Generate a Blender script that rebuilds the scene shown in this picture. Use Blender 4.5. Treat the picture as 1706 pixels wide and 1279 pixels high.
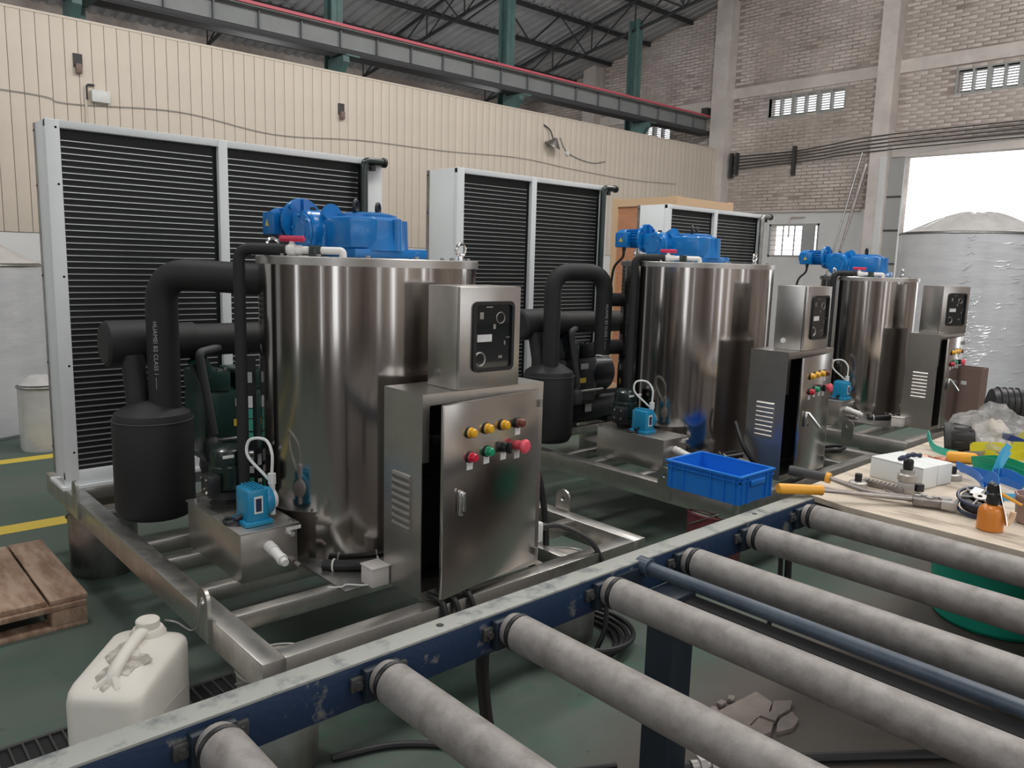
import bpy, bmesh, math, random
from mathutils import Vector, Matrix
random.seed(7)
SC = bpy.context.scene
COL = SC.collection
PI = math.pi
R = math.radians
for o in list(bpy.data.objects): bpy.data.objects.remove(o)

# ------------------------------------------------------------------ camera, world, lamps, exposure
cam_data = bpy.data.cameras.new('camera')
cam_data.sensor_fit = 'HORIZONTAL'; cam_data.sensor_width = 36.0
cam_data.lens = 1319.24/1706*36.0
cam_data.clip_start = 0.05; cam_data.clip_end = 200
camera = bpy.data.objects.new('camera', cam_data); COL.objects.link(camera)
yaw, pitch, roll = R(47.6743), R(8.73215), R(1.62151)
fw = Vector((math.cos(yaw)*math.cos(pitch), math.sin(yaw)*math.cos(pitch), -math.sin(pitch)))
rt = Vector((math.sin(yaw), -math.cos(yaw), 0)); up = rt.cross(fw)
rt2 = math.cos(roll)*rt + math.sin(roll)*up; up2 = -math.sin(roll)*rt + math.cos(roll)*up
mw = Matrix((rt2, up2, -fw)).transposed().to_4x4(); mw.translation = Vector((0, 0, 1.65))
camera.matrix_world = mw
SC.camera = camera

world = bpy.data.worlds.new('overcast_sky'); SC.world = world
world.use_nodes = True
bg = world.node_tree.nodes['Background']
bg.inputs[0].default_value = (0.93, 0.97, 1.0, 1); bg.inputs[1].default_value = 2.5

def area(name, loc, sx, sy, power, col=(1, 1, 1), rot=(0, 0, 0)):
    l = bpy.data.lights.new(name, 'AREA'); l.shape = 'RECTANGLE'; l.size = sx; l.size_y = sy
    l.energy = power; l.color = col
    o = bpy.data.objects.new(name, l); COL.objects.link(o); o.location = loc; o.rotation_euler = rot
    return o
area('skylight_lamp', (6.5, 1.4, 7.4), 12, 1.2, 420, (1.0, 0.97, 0.93))
area('skylight_lamp', (4.0, -5.5, 7.2), 12, 1.2, 900, (1.0, 0.98, 0.95), (R(-25), 0, 0))
for hx_, hy_ in ((.5, 5.2), (4.5, 5.2), (8.5, 5.0)):      # added unseen fill lights that brighten the roof from below
    hl = bpy.data.lights.new('roof_fill_light', 'POINT'); hl.energy = 220; hl.shadow_soft_size = .35; hl.color = (1, .98, .95)
    ho = bpy.data.objects.new('roof_fill_light', hl); COL.objects.link(ho); ho.location = (hx_, hy_, 6.0)
for hx_ in (1.0, 6.0, 11.0):                                   # added fill lights, hidden behind the cream partition to brighten the far roof
    hl = bpy.data.lights.new('aisle_fill_light', 'POINT'); hl.energy = 55; hl.shadow_soft_size = .3
    ho = bpy.data.objects.new('aisle_fill_light', hl); COL.objects.link(ho); ho.location = (hx_, 13.0, 3.4)
SC.view_settings.view_transform = 'Standard'; SC.view_settings.look = 'None'
SC.view_settings.gamma = 1; SC.view_settings.use_curve_mapping = False
SC.view_settings.exposure = 0.0

# ------------------------------------------------------------------ materials
MATS = {}
def mat(name, col, rough=.5, metal=0, col2=None, nscale=6, nlo=.4, nhi=.6, bump=0, bscale=40, stretch=None,
        coat=0, spec=.5, trans=0, alpha=1, rnd=0, emit=0, island=0, rough2=None, aniso=0):
    m = bpy.data.materials.new(name); m.use_nodes = True
    nt = m.node_tree; N = nt.nodes; L = nt.links
    p = N['Principled BSDF']
    c4 = lambda c: (c[0], c[1], c[2], 1)
    p.inputs['Base Color'].default_value = c4(col)
    p.inputs['Roughness'].default_value = rough; p.inputs['Metallic'].default_value = metal
    p.inputs['Coat Weight'].default_value = coat; p.inputs['Specular IOR Level'].default_value = spec
    p.inputs['Transmission Weight'].default_value = trans; p.inputs['Alpha'].default_value = alpha
    p.inputs['Anisotropic'].default_value = aniso
    if emit: p.inputs['Emission Color'].default_value = c4(col); p.inputs['Emission Strength'].default_value = emit
    tc = N.new('ShaderNodeTexCoord'); vec = tc.outputs['Object']
    if stretch:
        mp = N.new('ShaderNodeMapping'); mp.inputs['Scale'].default_value = stretch
        L.new(vec, mp.inputs['Vector']); vec = mp.outputs['Vector']
    colour = None
    if col2 is not None:
        nz = N.new('ShaderNodeTexNoise'); nz.inputs['Scale'].default_value = nscale
        nz.inputs['Detail'].default_value = 6; nz.inputs['Roughness'].default_value = .65
        L.new(vec, nz.inputs['Vector'])
        mr = N.new('ShaderNodeMapRange'); mr.inputs['From Min'].default_value = nlo; mr.inputs['From Max'].default_value = nhi
        L.new(nz.outputs['Fac'], mr.inputs['Value'])
        mx = N.new('ShaderNodeMix'); mx.data_type = 'RGBA'
        mx.inputs['A'].default_value = c4(col); mx.inputs['B'].default_value = c4(col2)
        L.new(mr.outputs['Result'], mx.inputs['Factor']); colour = mx.outputs['Result']
        if rough2 is not None:
            rr = N.new('ShaderNodeMapRange'); rr.inputs['To Min'].default_value = rough; rr.inputs['To Max'].default_value = rough2
            L.new(mr.outputs['Result'], rr.inputs['Value']); L.new(rr.outputs['Result'], p.inputs['Roughness'])
    if rnd or island:
        hs = N.new('ShaderNodeHueSaturation')
        if colour: L.new(colour, hs.inputs['Color'])
        else: hs.inputs['Color'].default_value = c4(col)
        mv = N.new('ShaderNodeMapRange'); a = rnd or island
        mv.inputs['To Min'].default_value = 1-a; mv.inputs['To Max'].default_value = 1+a
        if rnd:
            oi = N.new('ShaderNodeObjectInfo'); L.new(oi.outputs['Random'], mv.inputs['Value'])
        else:
            ge = N.new('ShaderNodeNewGeometry'); L.new(ge.outputs['Random Per Island'], mv.inputs['Value'])
        L.new(mv.outputs['Result'], hs.inputs['Value']); colour = hs.outputs['Color']
    if colour: L.new(colour, p.inputs['Base Color'])
    if bump:
        nb = N.new('ShaderNodeTexNoise'); nb.inputs['Scale'].default_value = bscale; nb.inputs['Detail'].default_value = 4
        L.new(vec, nb.inputs['Vector'])
        bp = N.new('ShaderNodeBump'); bp.inputs['Strength'].default_value = bump; bp.inputs['Distance'].default_value = .01
        L.new(nb.outputs['Fac'], bp.inputs['Height']); L.new(bp.outputs['Normal'], p.inputs['Normal'])
    MATS[name] = m
    return m

mat('tank_steel', (.44, .41, .39), .13, 1, bump=.10, bscale=3, stretch=(3, 3, .10))
mat('sheet_steel', (.54, .51, .485), .33, 1, col2=(.62, .60, .57), nscale=3, bump=.03, bscale=2)
mat('door_steel', (.50, .475, .45), .2, 1, bump=.05, bscale=1.6)
mat('frame_steel', (.60, .59, .56), .30, 1, col2=(.48, .46, .43), nscale=8, rough2=.42)
mat('dull_steel', (.42, .41, .40), .42, 1, col2=(.30, .29, .28), nscale=9)
mat('pail_grey', (.34, .35, .33), .4, .6, col2=(.25, .24, .22), nscale=5)
mat('black_foam', (.018, .018, .019), .62, bump=.1, bscale=18, spec=.4)
mat('black_rubber', (.012, .012, .013), .45)
mat('black_metal', (.015, .016, .018), .4, spec=.5)
mat('grey_foam', (.045, .047, .05), .6)
mat('condenser_white', (.80, .83, .84), .4, 0, col2=(.76, .79, .81), nscale=2)
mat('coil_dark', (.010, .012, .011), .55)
mat('coil_tube', (.62, .65, .66), .35, .7)
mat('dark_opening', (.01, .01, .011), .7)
mat('motor_blue', (.002, .155, .46), .28, 0, coat=.2, col2=(.003, .175, .52), nscale=8, bump=.08, bscale=14)
mat('pump_blue', (.010, .24, .44), .33, 0, coat=.3)
mat('compressor_green', (.012, .045, .038), .38, 0, coat=.2)
mat('compressor_navy', (.008, .011, .016), .35, coat=.2)
mat('pump_green', (.008, .020, .016), .3, coat=.3)
mat('green_label', (.05, .35, .25), .5)
mat('pvc_white', (.75, .74, .72), .4)
mat('valve_red', (.62, .03, .09), .35)
mat('label_white', (.78, .79, .78), .5, col2=(.70, .71, .70), nscale=20)
mat('label_yellow', (.70, .52, .06), .5)
mat('lamp_yellow', (.80, .43, .02), .25, coat=.5)
mat('button_red', (.60, .02, .05), .3, coat=.3)
mat('button_pink', (.80, .10, .14), .35)
mat('button_green', (.01, .30, .15), .3, coat=.3)
mat('button_brown', (.16, .04, .025), .3, coat=.3)
mat('window_glass', (.012, .016, .018), .05, 0, spec=.6, coat=.4)
mat('chrome', (.75, .75, .74), .15, 1)
mat('beige_plastic', (.62, .58, .55), .5)
mat('cream_panel', (.71, .625, .53), .55, rnd=.02, col2=(.68, .595, .505), nscale=1.6)
mat('cream_joint', (.55, .48, .39), .7)
mat('white_wall', (.74, .74, .74), .7, col2=(.68, .68, .68), nscale=1.5)
mat('brick', (.50, .43, .39), .85, col2=(.66, .59, .55), nscale=1.3, rnd=.09, bump=.5, bscale=30)
mat('brick_rest', (.50, .43, .39), .85, col2=(.66, .59, .55), nscale=.9, island=.11, bump=.5, bscale=30)
mat('mortar', (.30, .25, .225), .9, col2=(.52, .46, .42), nscale=.8)
mat('plaster', (.72, .66, .62), .85, col2=(.62, .56, .53), nscale=2.2)
mat('roof_sheet', (.42, .42, .43), .6, col2=(.34, .34, .35), nscale=.6)
mat('roof_steel', (.03, .032, .034), .6)
mat('column_green', (.10, .19, .18), .5, col2=(.08, .15, .145), nscale=4)
mat('girder_grey', (.27, .285, .285), .55, col2=(.24, .255, .255), nscale=2)
mat('girder_mid', (.16, .17, .175), .6)
mat('girder_dark', (.055, .055, .06), .6)
mat('rail_red', (.62, .13, .17), .5)
mat('beam_blue', (.010, .029, .074), .45, col2=(.15, .155, .145), nscale=11, nlo=.60, nhi=.66, bump=.15, bscale=60)
mat('beam_worn', (.33, .34, .315), .6, col2=(.10, .12, .13), nscale=16, nlo=.5, nhi=.7, bump=.15, bscale=60)
mat('tube_slate', (.075, .10, .13), .4, col2=(.04, .06, .09), nscale=6)
mat('beam_navy', (.012, .022, .035), .5)
mat('roller_zinc', (.32, .30, .285), .55, .25, col2=(.19, .17, .158), nscale=20, nlo=.42, nhi=.74, bump=.12, bscale=70)
mat('channel_black', (.012, .0125, .014), .6, spec=.25)
mat('ply_table', (.60, .52, .42), .65, col2=(.27, .21, .16), nscale=5, stretch=(3.2, .7, 2), nlo=.50, nhi=.70, bump=.2, bscale=20)
mat('pallet_wood', (.42, .30, .22), .8, col2=(.25, .15, .10), nscale=4, stretch=(4, .8, 2), rnd=.15)
mat('crate_ply', (.58, .27, .15), .6, col2=(.50, .23, .12), nscale=4, stretch=(1, 1, 6))
mat('crate_batten', (.70, .48, .30), .6)
mat('jug_white', (.72, .69, .63), .42, col2=(.60, .56, .50), nscale=4, spec=.4, nlo=.5, nhi=.8)
mat('dirt_film', (.36, .33, .29), .85, col2=(.62, .59, .54), nscale=22, nlo=.42, nhi=.58)
mat('dirt_grey', (.34, .31, .28), .8)
mat('crate_blue', (.018, .21, .72), .35)
mat('film_wrap', (.56, .57, .60), .25, .1, col2=(.62, .63, .655), nscale=2, bump=.2, bscale=7, stretch=(1, 1, 4))
mat('film_wrap_pale', (.64, .63, .62), .25, .1, col2=(.55, .54, .53), nscale=4, bump=.5, bscale=9)
mat('film_clear', (.50, .50, .50), .12, 0, bump=.8, bscale=45, alpha=.34, spec=.8)
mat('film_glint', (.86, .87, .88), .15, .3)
mat('tub_green', (.01, .33, .22), .4)
mat('bucket_red', (.17, .035, .04), .4)
mat('can_orange', (.62, .20, .02), .35, coat=.2)
mat('grip_orange', (.80, .37, .03), .4)
mat('tool_steel', (.30, .265, .245), .45, .6, col2=(.20, .18, .17), nscale=12)
mat('fitting_grey', (.44, .42, .40), .4, .5)
mat('copper', (.58, .25, .17), .35, .7)
mat('box_white', (.74, .76, .75), .6)
mat('box_seam', (.10, .10, .10), .7)
mat('strap_yellow', (.78, .72, .04), .4)
mat('strap_green', (.01, .32, .17), .4)
mat('strap_teal', (.05, .50, .38), .4)
mat('strap_blue', (.02, .17, .58), .4)
mat('strap_navy', (.02, .06, .28), .4)
mat('strap_sky', (.06, .42, .72), .4)
mat('reel_dark', (.02, .03, .07), .35)
mat('tub_brown', (.36, .25, .22), .6, col2=(.28, .18, .16), nscale=6)
mat('bin_brown', (.21, .14, .12), .5)
mat('cable_grey', (.30, .29, .28), .6)
mat('cable_white', (.72, .74, .72), .4)
mat('slat_white', (.30, .30, .29), .6)
mat('sheet_door', (.36, .36, .35), .6)
mat('iron_dark', (.05, .05, .05), .6)
mat('ink', (.03, .03, .03), .7)
mat('print_grey', (.40, .41, .42), .6)
mat('outside_ground', (.55, .54, .52), .9)
mat('rubble', (.24, .20, .18), .9, col2=(.18, .155, .14), nscale=9, bump=.4, bscale=25)

def floor_material():
    m = bpy.data.materials.new('painted_floor'); m.use_nodes = True
    nt = m.node_tree; N = nt.nodes; L = nt.links; p = N['Principled BSDF']
    tc = N.new('ShaderNodeTexCoord')
    def noise(sc, det=5, ro=.6):
        n = N.new('ShaderNodeTexNoise'); n.inputs['Scale'].default_value = sc; n.inputs['Detail'].default_value = det
        n.inputs['Roughness'].default_value = ro
        L.new(tc.outputs['Object'], n.inputs['Vector']); return n.outputs['Fac']
    def ramp(v, lo, hi):
        r = N.new('ShaderNodeMapRange'); r.inputs['From Min'].default_value = lo; r.inputs['From Max'].default_value = hi
        L.new(v, r.inputs['Value']); return r.outputs['Result']
    def mix(f, a, b):
        x = N.new('ShaderNodeMix'); x.data_type = 'RGBA'; L.new(f, x.inputs['Factor'])
        for k, v in (('A', a), ('B', b)):
            if isinstance(v, tuple): x.inputs[k].default_value = v
            else: L.new(v, x.inputs[k])
        return x.outputs['Result']
    c = mix(ramp(noise(1.4), .38, .66), (.080, .122, .100, 1), (.112, .126, .110, 1))
    c = mix(ramp(noise(5.5, 6, .7), .55, .72), c, (.066, .142, .105, 1))
    # darker brown-grey zone beside the table (the conveyor's inner side)
    sp = N.new('ShaderNodeSeparateXYZ'); L.new(tc.outputs['Object'], sp.inputs[0])
    ad = N.new('ShaderNodeMath'); ad.operation = 'MULTIPLY_ADD'; ad.inputs[1].default_value = .5
    L.new(noise(2.0, 6, .6), ad.inputs[0]); L.new(sp.outputs['Y'], ad.inputs[2])
    c = mix(ramp(ad.outputs[0], 2.05, 1.78), c, (.088, .076, .067, 1))
    c = mix(ramp(noise(16, 4, .7), .66, .74), c, (.045, .048, .042, 1))
    L.new(c, p.inputs['Base Color'])
    rg = N.new('ShaderNodeMapRange'); rg.inputs['To Min'].default_value = .50; rg.inputs['To Max'].default_value = .75; p.inputs['Specular IOR Level'].default_value = .3
    L.new(noise(3.1), rg.inputs['Value']); L.new(rg.outputs['Result'], p.inputs['Roughness'])
    b = N.new('ShaderNodeBump'); b.inputs['Strength'].default_value = .15; b.inputs['Distance'].default_value = .01
    L.new(noise(24), b.inputs['Height']); L.new(b.outputs['Normal'], p.inputs['Normal'])
    MATS['painted_floor'] = m
floor_material()

# ------------------------------------------------------------------ mesh helpers
def catmull(pts, n=8):
    P = [Vector(p) for p in pts]
    if len(P) < 3: return P
    out = []
    Q = [P[0]*2-P[1]] + P + [P[-1]*2-P[-2]]
    for i in range(1, len(Q)-2):
        a, b, c, d = Q[i-1:i+3]
        for k in range(n):
            t = k/n
            out.append(.5*((2*b) + (c-a)*t + (2*a-5*b+4*c-d)*t*t + (3*b-a-3*c+d)*t**3))
    out.append(P[-1]); return out

def fillet(pts, rad, n=6):
    """polyline with rounded corners"""
    P = [Vector(p) for p in pts]; out = [P[0]]
    for i in range(1, len(P)-1):
        a, b, c = P[i-1:i+2]
        u = (a-b).normalized(); v = (c-b).normalized()
        r = min(rad, (a-b).length*.49, (c-b).length*.49)
        s, e = b+u*r, b+v*r
        for k in range(n+1):
            t = k/n; out.append((1-t)**2*s + 2*t*(1-t)*b + t*t*e)
    out.append(P[-1]); return out

class MB:
    def __init__(s): s.bm = bmesh.new()
    def box(s, c, d, rz=0, bev=0, rot=None):
        g = bmesh.new()
        bmesh.ops.create_cube(g, size=1)
        for v in g.verts: v.co = Vector((v.co.x*d[0], v.co.y*d[1], v.co.z*d[2]))
        if bev: bmesh.ops.bevel(g, geom=list(g.edges), offset=bev, segments=2, affect='EDGES', profile=.5)
        m = Matrix.Translation(Vector(c)) @ (rot.to_4x4() if rot is not None else Matrix.Rotation(rz, 4, 'Z'))
        return s._add(g, m)
    def bx(s, x0, x1, y0, y1, z0, z1, bev=0):
        return s.box(((x0+x1)/2, (y0+y1)/2, (z0+z1)/2), (abs(x1-x0), abs(y1-y0), abs(z1-z0)), bev=bev)
    def _add(s, g, m=None):
        if m is not None: bmesh.ops.transform(g, matrix=m, verts=list(g.verts))
        mp = {v: s.bm.verts.new(v.co) for v in g.verts}
        for f in g.faces:
            try: s.bm.faces.new([mp[v] for v in f.verts])
            except ValueError: pass
        g.free(); return s
    def tube(s, pts, r, seg=12, caps=True, closed=False, flat=None):
        P = [Vector(p) for p in pts]; n = len(P)
        rad = r if isinstance(r, (list, tuple)) else [r]*n
        up = None; rings = []
        for i in range(n):
            if closed: t = (P[(i+1) % n]-P[i-1]).normalized()
            else: t = (P[min(i+1, n-1)]-P[max(i-1, 0)]).normalized()
            if up is None:
                up = Vector((0, 0, 1)) if abs(t.z) < .9 else Vector((1, 0, 0))
            u = (up - t*up.dot(t))
            if u.length < 1e-5: u = t.orthogonal()
            u.normalize(); up = u; w = t.cross(u)
            k = flat if flat else 1
            rings.append([s.bm.verts.new(P[i] + rad[i]*(math.cos(2*PI*j/seg)*w + math.sin(2*PI*j/seg)*u*k)) for j in range(seg)])
        m = n if closed else n-1
        for i in range(m):
            a, b = rings[i], rings[(i+1) % n]
            for j in range(seg): s.bm.faces.new((a[j], a[(j+1) % seg], b[(j+1) % seg], b[j]))
        if caps and not closed:
            s.bm.faces.new(rings[0][::-1]); s.bm.faces.new(rings[-1])
        return s
    def cyl(s, p0, p1, r, r2=None, seg=20):
        return s.tube([p0, p1], [r, r if r2 is None else r2], seg)
    def lathe(s, prof, c, axis=(0, 0, 1), seg=32, caps=True, wav=None):
        ax = Vector(axis).normalized()
        q = Vector((0, 0, 1)).rotation_difference(ax)
        rings = []
        for r, z in prof:
            row = []
            for j in range(seg):
                a = 2*PI*j/seg; rr = r*(1+(wav(a) if wav else 0))
                row.append(s.bm.verts.new(Vector(c) + q @ Vector((rr*math.cos(a), rr*math.sin(a), z))))
            rings.append(row)
        for a, b in zip(rings, rings[1:]):
            for j in range(seg): s.bm.faces.new((a[j], a[(j+1) % seg], b[(j+1) % seg], b[j]))
        if caps:
            s.bm.faces.new(rings[0][::-1]); s.bm.faces.new(rings[-1])
        return s
    def torus(s, c, axis, rr, r, seg=24, seg2=8, arc=(0, 2*PI)):
        ax = Vector(axis).normalized(); u = ax.orthogonal().normalized(); w = ax.cross(u)
        full = abs(arc[1]-arc[0]-2*PI) < 1e-4; n = seg if full else seg+1
        pts = [Vector(c)+rr*(math.cos(arc[0]+(arc[1]-arc[0])*i/seg)*u + math.sin(arc[0]+(arc[1]-arc[0])*i/seg)*w) for i in range(n)]
        return s.tube(pts, r, seg2, closed=full)
    def prism(s, poly, a0, a1, M=None):
        """poly in local XY, extruded in local Z a0..a1, then transformed by M"""
        M = M or Matrix()
        b = [s.bm.verts.new(M @ Vector((x, y, a0))) for x, y in poly]
        t = [s.bm.verts.new(M @ Vector((x, y, a1))) for x, y in poly]
        n = len(poly)
        s.bm.faces.new(b[::-1]); s.bm.faces.new(t)
        for i in range(n): s.bm.faces.new((b[i], b[(i+1) % n], t[(i+1) % n], t[i]))
        return s
    def plate(s, outer, hole, a0, a1, M=None):
        """convex plate with one hole (same vertex count)"""
        M = M or Matrix(); n = len(outer)
        def row(poly, a): return [s.bm.verts.new(M @ Vector((x, y, a))) for x, y in poly]
        ob, ot, hb, ht = row(outer, a0), row(outer, a1), row(hole, a0), row(hole, a1)
        for i in range(n):
            j = (i+1) % n
            for q in ((ob[i], ob[j], ot[j], ot[i]), (hb[j], hb[i], ht[i], ht[j]), (ot[i], ot[j], ht[j], ht[i]), (ob[j], ob[i], hb[i], hb[j])):
                s.bm.faces.new(q)
        return s
    def ribbon(s, pts, w, th=.0015, side=None):
        """flat strap along pts"""
        P = [Vector(p) for p in pts]; rows = []
        for i, p in enumerate(P):
            t = (P[min(i+1, len(P)-1)]-P[max(i-1, 0)]).normalized()
            sd = Vector(side) if side is not None else Vector((0, 0, 1))
            b = sd - t*sd.dot(t)
            b = b.normalized() if b.length > 1e-4 else t.orthogonal().normalized()
            nn = t.cross(b)
            rows.append([s.bm.verts.new(p+b*w/2*x+nn*th/2*y) for x, y in ((-1, -1), (1, -1), (1, 1), (-1, 1))])
        for a, b in zip(rows, rows[1:]):
            for j in range(4): s.bm.faces.new((a[j], a[(j+1) % 4], b[(j+1) % 4], b[j]))
        s.bm.faces.new(rows[0][::-1]); s.bm.faces.new(rows[-1])
        return s
    def build(s, name, material, T=None, angle=35):
        bmesh.ops.recalc_face_normals(s.bm, faces=list(s.bm.faces))
        if T is not None: bmesh.ops.transform(s.bm, matrix=T.inverted(), verts=list(s.bm.verts))
        me = bpy.data.meshes.new(name); s.bm.to_mesh(me); s.bm.free()
        for p in me.polygons: p.use_smooth = True
        me.set_sharp_from_angle(angle=R(angle))
        me.materials.append(MATS[material])
        return me

FR = {}      # object name -> local frame of its thing (in builder coordinates)
OFF = [Vector((0, 0, 0))]
def thing(name, label, cat, loc=(0, 0, 0), rz=0, group=None):
    o = bpy.data.objects.new(name, None); COL.objects.link(o)
    o.empty_display_size = .05
    o.location = Vector(loc)+OFF[0]; o.rotation_euler = (0, 0, rz)
    FR[o.name] = Matrix.Translation(Vector(loc)) @ Matrix.Rotation(rz, 4, 'Z')
    o['label'] = label; o['category'] = cat
    if group: o['group'] = group
    return o
def part(name, mb, material, parent, label=None, angle=35):
    T = FR[parent.name]
    o = bpy.data.objects.new(name, mb.build(name, material, T, angle)); COL.objects.link(o)
    o.parent = parent; FR[o.name] = T
    if label: o['label'] = label
    return o
def single(name, mb, material, label, cat, loc=(0, 0, 0), group=None, angle=35):
    T = Matrix.Translation(Vector(loc))
    o = bpy.data.objects.new(name, mb.build(name, material, T, angle)); COL.objects.link(o)
    o.location = Vector(loc)+OFF[0]; FR[o.name] = T
    o['label'] = label; o['category'] = cat
    if group: o['group'] = group
    return o
def struct(name, mb, material, angle=35):
    o = bpy.data.objects.new(name, mb.build(name, material, None, angle)); COL.objects.link(o)
    o['kind'] = 'structure'; FR[o.name] = Matrix()
    return o
def inst(name, me, parent, loc, rot=None):
    """a piece sharing its mesh, at builder coordinates loc"""
    o = bpy.data.objects.new(name, me); COL.objects.link(o); o.parent = parent
    o.location = FR[parent.name].inverted() @ Vector(loc)
    if rot: o.rotation_euler = rot
    return o
def text_mesh(body, size, M, depth=.0006, spacing=1):
    cu = bpy.data.curves.new('print', 'FONT'); cu.body = body; cu.size = size; cu.extrude = depth
    cu.align_x = 'CENTER'; cu.align_y = 'CENTER'; cu.space_character = spacing
    t = bpy.data.objects.new('print', cu); COL.objects.link(t)
    dg = bpy.context.evaluated_depsgraph_get(); me = bpy.data.meshes.new_from_object(t.evaluated_get(dg))
    bpy.data.objects.remove(t)
    mb = MB(); mb.bm.from_mesh(me); bmesh.ops.transform(mb.bm, matrix=M, verts=list(mb.bm.verts))
    return mb
def basis(o, x, y):
    x = Vector(x).normalized(); y = Vector(y).normalized(); z = x.cross(y)
    m = Matrix((x, y, z)).transposed().to_4x4(); m.translation = Vector(o); return m

# ------------------------------------------------------------------ setting: floor, walls, roof
XB, YW = 15.05, 10.0
f = MB().bx(-10, 15.35, -12, 16.2, -.06, 0)
floor = struct('floor', f, 'painted_floor')
struct('floor_outside', MB().bx(15.35, 45, -25, 35, -.08, -.02), 'outside_ground')
struct('trim_1', MB().bx(-6, 5.4, 5.24, 5.40, 0, .002), 'label_yellow')
struct('trim_2', MB().bx(-6, 9.0, 7.02, 7.16, 0, .002), 'label_yellow')

# drain channel with its grating along the conveyor
gx0, gx1 = -.1, 1.35
gr = thing('drain_grating', 'dark steel drain grating set in the floor under the white jerrycan', 'grating', (.6, 2.79, 0))
part('tray', MB().bx(gx0, gx1, 2.70, 2.88, .0005, .003), 'dark_opening', gr)
fl_ = part('frame', MB().bx(gx0, gx1, 2.685, 2.70, 0, .012).bx(gx0, gx1, 2.88, 2.895, 0, .012), 'iron_dark', gr)
bar = MB().box((0, 0, 0), (.006, .18, .012), bev=.001).build('grating_bar', 'iron_dark')
for i in range(36):
    x = gx0+.03+i*.04
    if x < gx1: inst('grating_bar', bar, gr, (x, 2.79, .009))

# partition wall of cream panels with a white lower part
wl = struct('wall_left', MB().bx(-6, XB, YW+.02, YW+.14, 1.82, 4.115), 'cream_joint')
lw = MB().bx(-6, XB, YW+.01, YW+.14, 0, 1.82); part('lower_wall', lw, 'white_wall', wl)
pw = .1345
panel = MB().box((0, 0, 0), (pw-.005, .03, 2.30), bev=.004).build('wall_panel', 'cream_panel')
n = int((XB+1.5)/pw)
for i in range(n):
    inst('wall_panel', panel, wl, (XB-pw*(i+.5), YW+.012, 2.975))
part('top_capping', MB().bx(-6, XB, YW-.01, YW+.15, 4.115, 4.14), 'cream_panel', wl)

def wall_cells(lo, hi, openings, place):
    """solid cells of a wall plane around rectangular openings (a0,a1,z0,z1)"""
    A = sorted({lo[0], hi[0], *[v for o in openings for v in o[:2]]})
    Z = sorted({lo[1], hi[1], *[v for o in openings for v in o[2:]]})
    for a0, a1 in zip(A, A[1:]):
        run = None
        for z0, z1 in zip(Z, Z[1:]):
            am, zm = (a0+a1)/2, (z0+z1)/2
            hole = any(o[0] < am < o[1] and o[2] < zm < o[3] for o in openings)
            if not hole: run = (run[0], z1) if run else (z0, z1)
            if hole and run: place(a0, a1, *run); run = None
        if run: place(a0, a1, *run)

HOLES = [(7.43, 9.0, 4.70, 5.07), (3.55, 5.45, 4.72, 5.08), (11.45, 12.40, 4.50, 4.86), (7.72, 8.76, 1.93, 2.55), (1.2, 6.2, 0, 3.72)]
b = MB()
wall_cells((-12, 0), (16.2, 9.6), HOLES, lambda a0, a1, z0, z1: b.bx(XB, XB+.24, a0, a1, z0, z1))
wb = struct('wall_back', b, 'mortar')
# plaster: lintel band, lower plain zone, piers
PIERS = [(9.83, 10.20), (6.42, 6.72), (13.55, 13.94), (2.6, 2.95)]
def clear(y0, y1, z0, z1, hs):
    return not any(h[0] < y1 and h[1] > y0 and h[2] < z1 and h[3] > z0 for h in hs)
part('lintel_band', MB().bx(XB-.03, XB+.01, 6.72, 9.83, 5.16, 5.37).bx(XB-.03, XB+.01, -2, 6.42, 5.18, 5.40).bx(XB-.03, XB+.01, 10.2, 16, 4.98, 5.20), 'plaster', wb)
part('plaster_zone', MB().bx(XB-.018, XB+.01, 6.72, 7.72, 0, 2.82).bx(XB-.018, XB+.01, 8.76, 9.98, 0, 2.82).bx(XB-.018, XB+.01, 7.72, 8.76, 0, 1.93).bx(XB-.018, XB+.01, 7.72, 8.76, 2.55, 2.82), 'white_wall', wb)
part('door_header', MB().bx(XB-.04, XB+.01, 1.0, 6.42, 3.72, 3.92), 'plaster', wb)
for y0, y1 in PIERS:
    part('pier', MB().bx(XB-.28, XB+.02, y0, y1, 0, 9.0), 'plaster', wb)
bl, bh, bj = .235, .053, .066
cand = []
row = 0; z = 2.86
blocked = HOLES + [(y0, y1, 0, 10) for y0, y1 in PIERS] + [(6.72, 9.83, 5.16, 5.37), (-2, 6.42, 5.18, 5.40), (10.2, 16, 4.98, 5.20), (1.0, 6.42, 3.6, 3.92)]
while z < 8.3:
    y = 3.6 + (bl/2 if row % 2 else 0)
    while y < 15.4:
        rl = 7.06+(10.25-(y+bl/2))*.22
        if z < rl and clear(y, y+bl-.012, z, z+bh, blocked) and not (y > 10.2 and z < 4.0):
            jit = random.Random(int(y*1000)*7919+row)
            if jit.random() > .03:
                cand.append((y+bl/2+jit.uniform(-.004, .004), z+bh/2+jit.uniform(-.003, .003), jit.uniform(.004, .014), jit.random()))
        y += bl
    z += bj; row += 1
cand.sort(key=lambda c: (abs(c[0]-5.4)+abs(c[1]-4.6)*.8))
bmesh_brick = MB().box((0, 0, 0), (.03, bl-.014, bh), bev=.004).build('brick', 'brick')
for y, z, d, _ in cand[:300]: inst('brick', bmesh_brick, wb, (XB+.015-d, y, z))
rest = MB()
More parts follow.
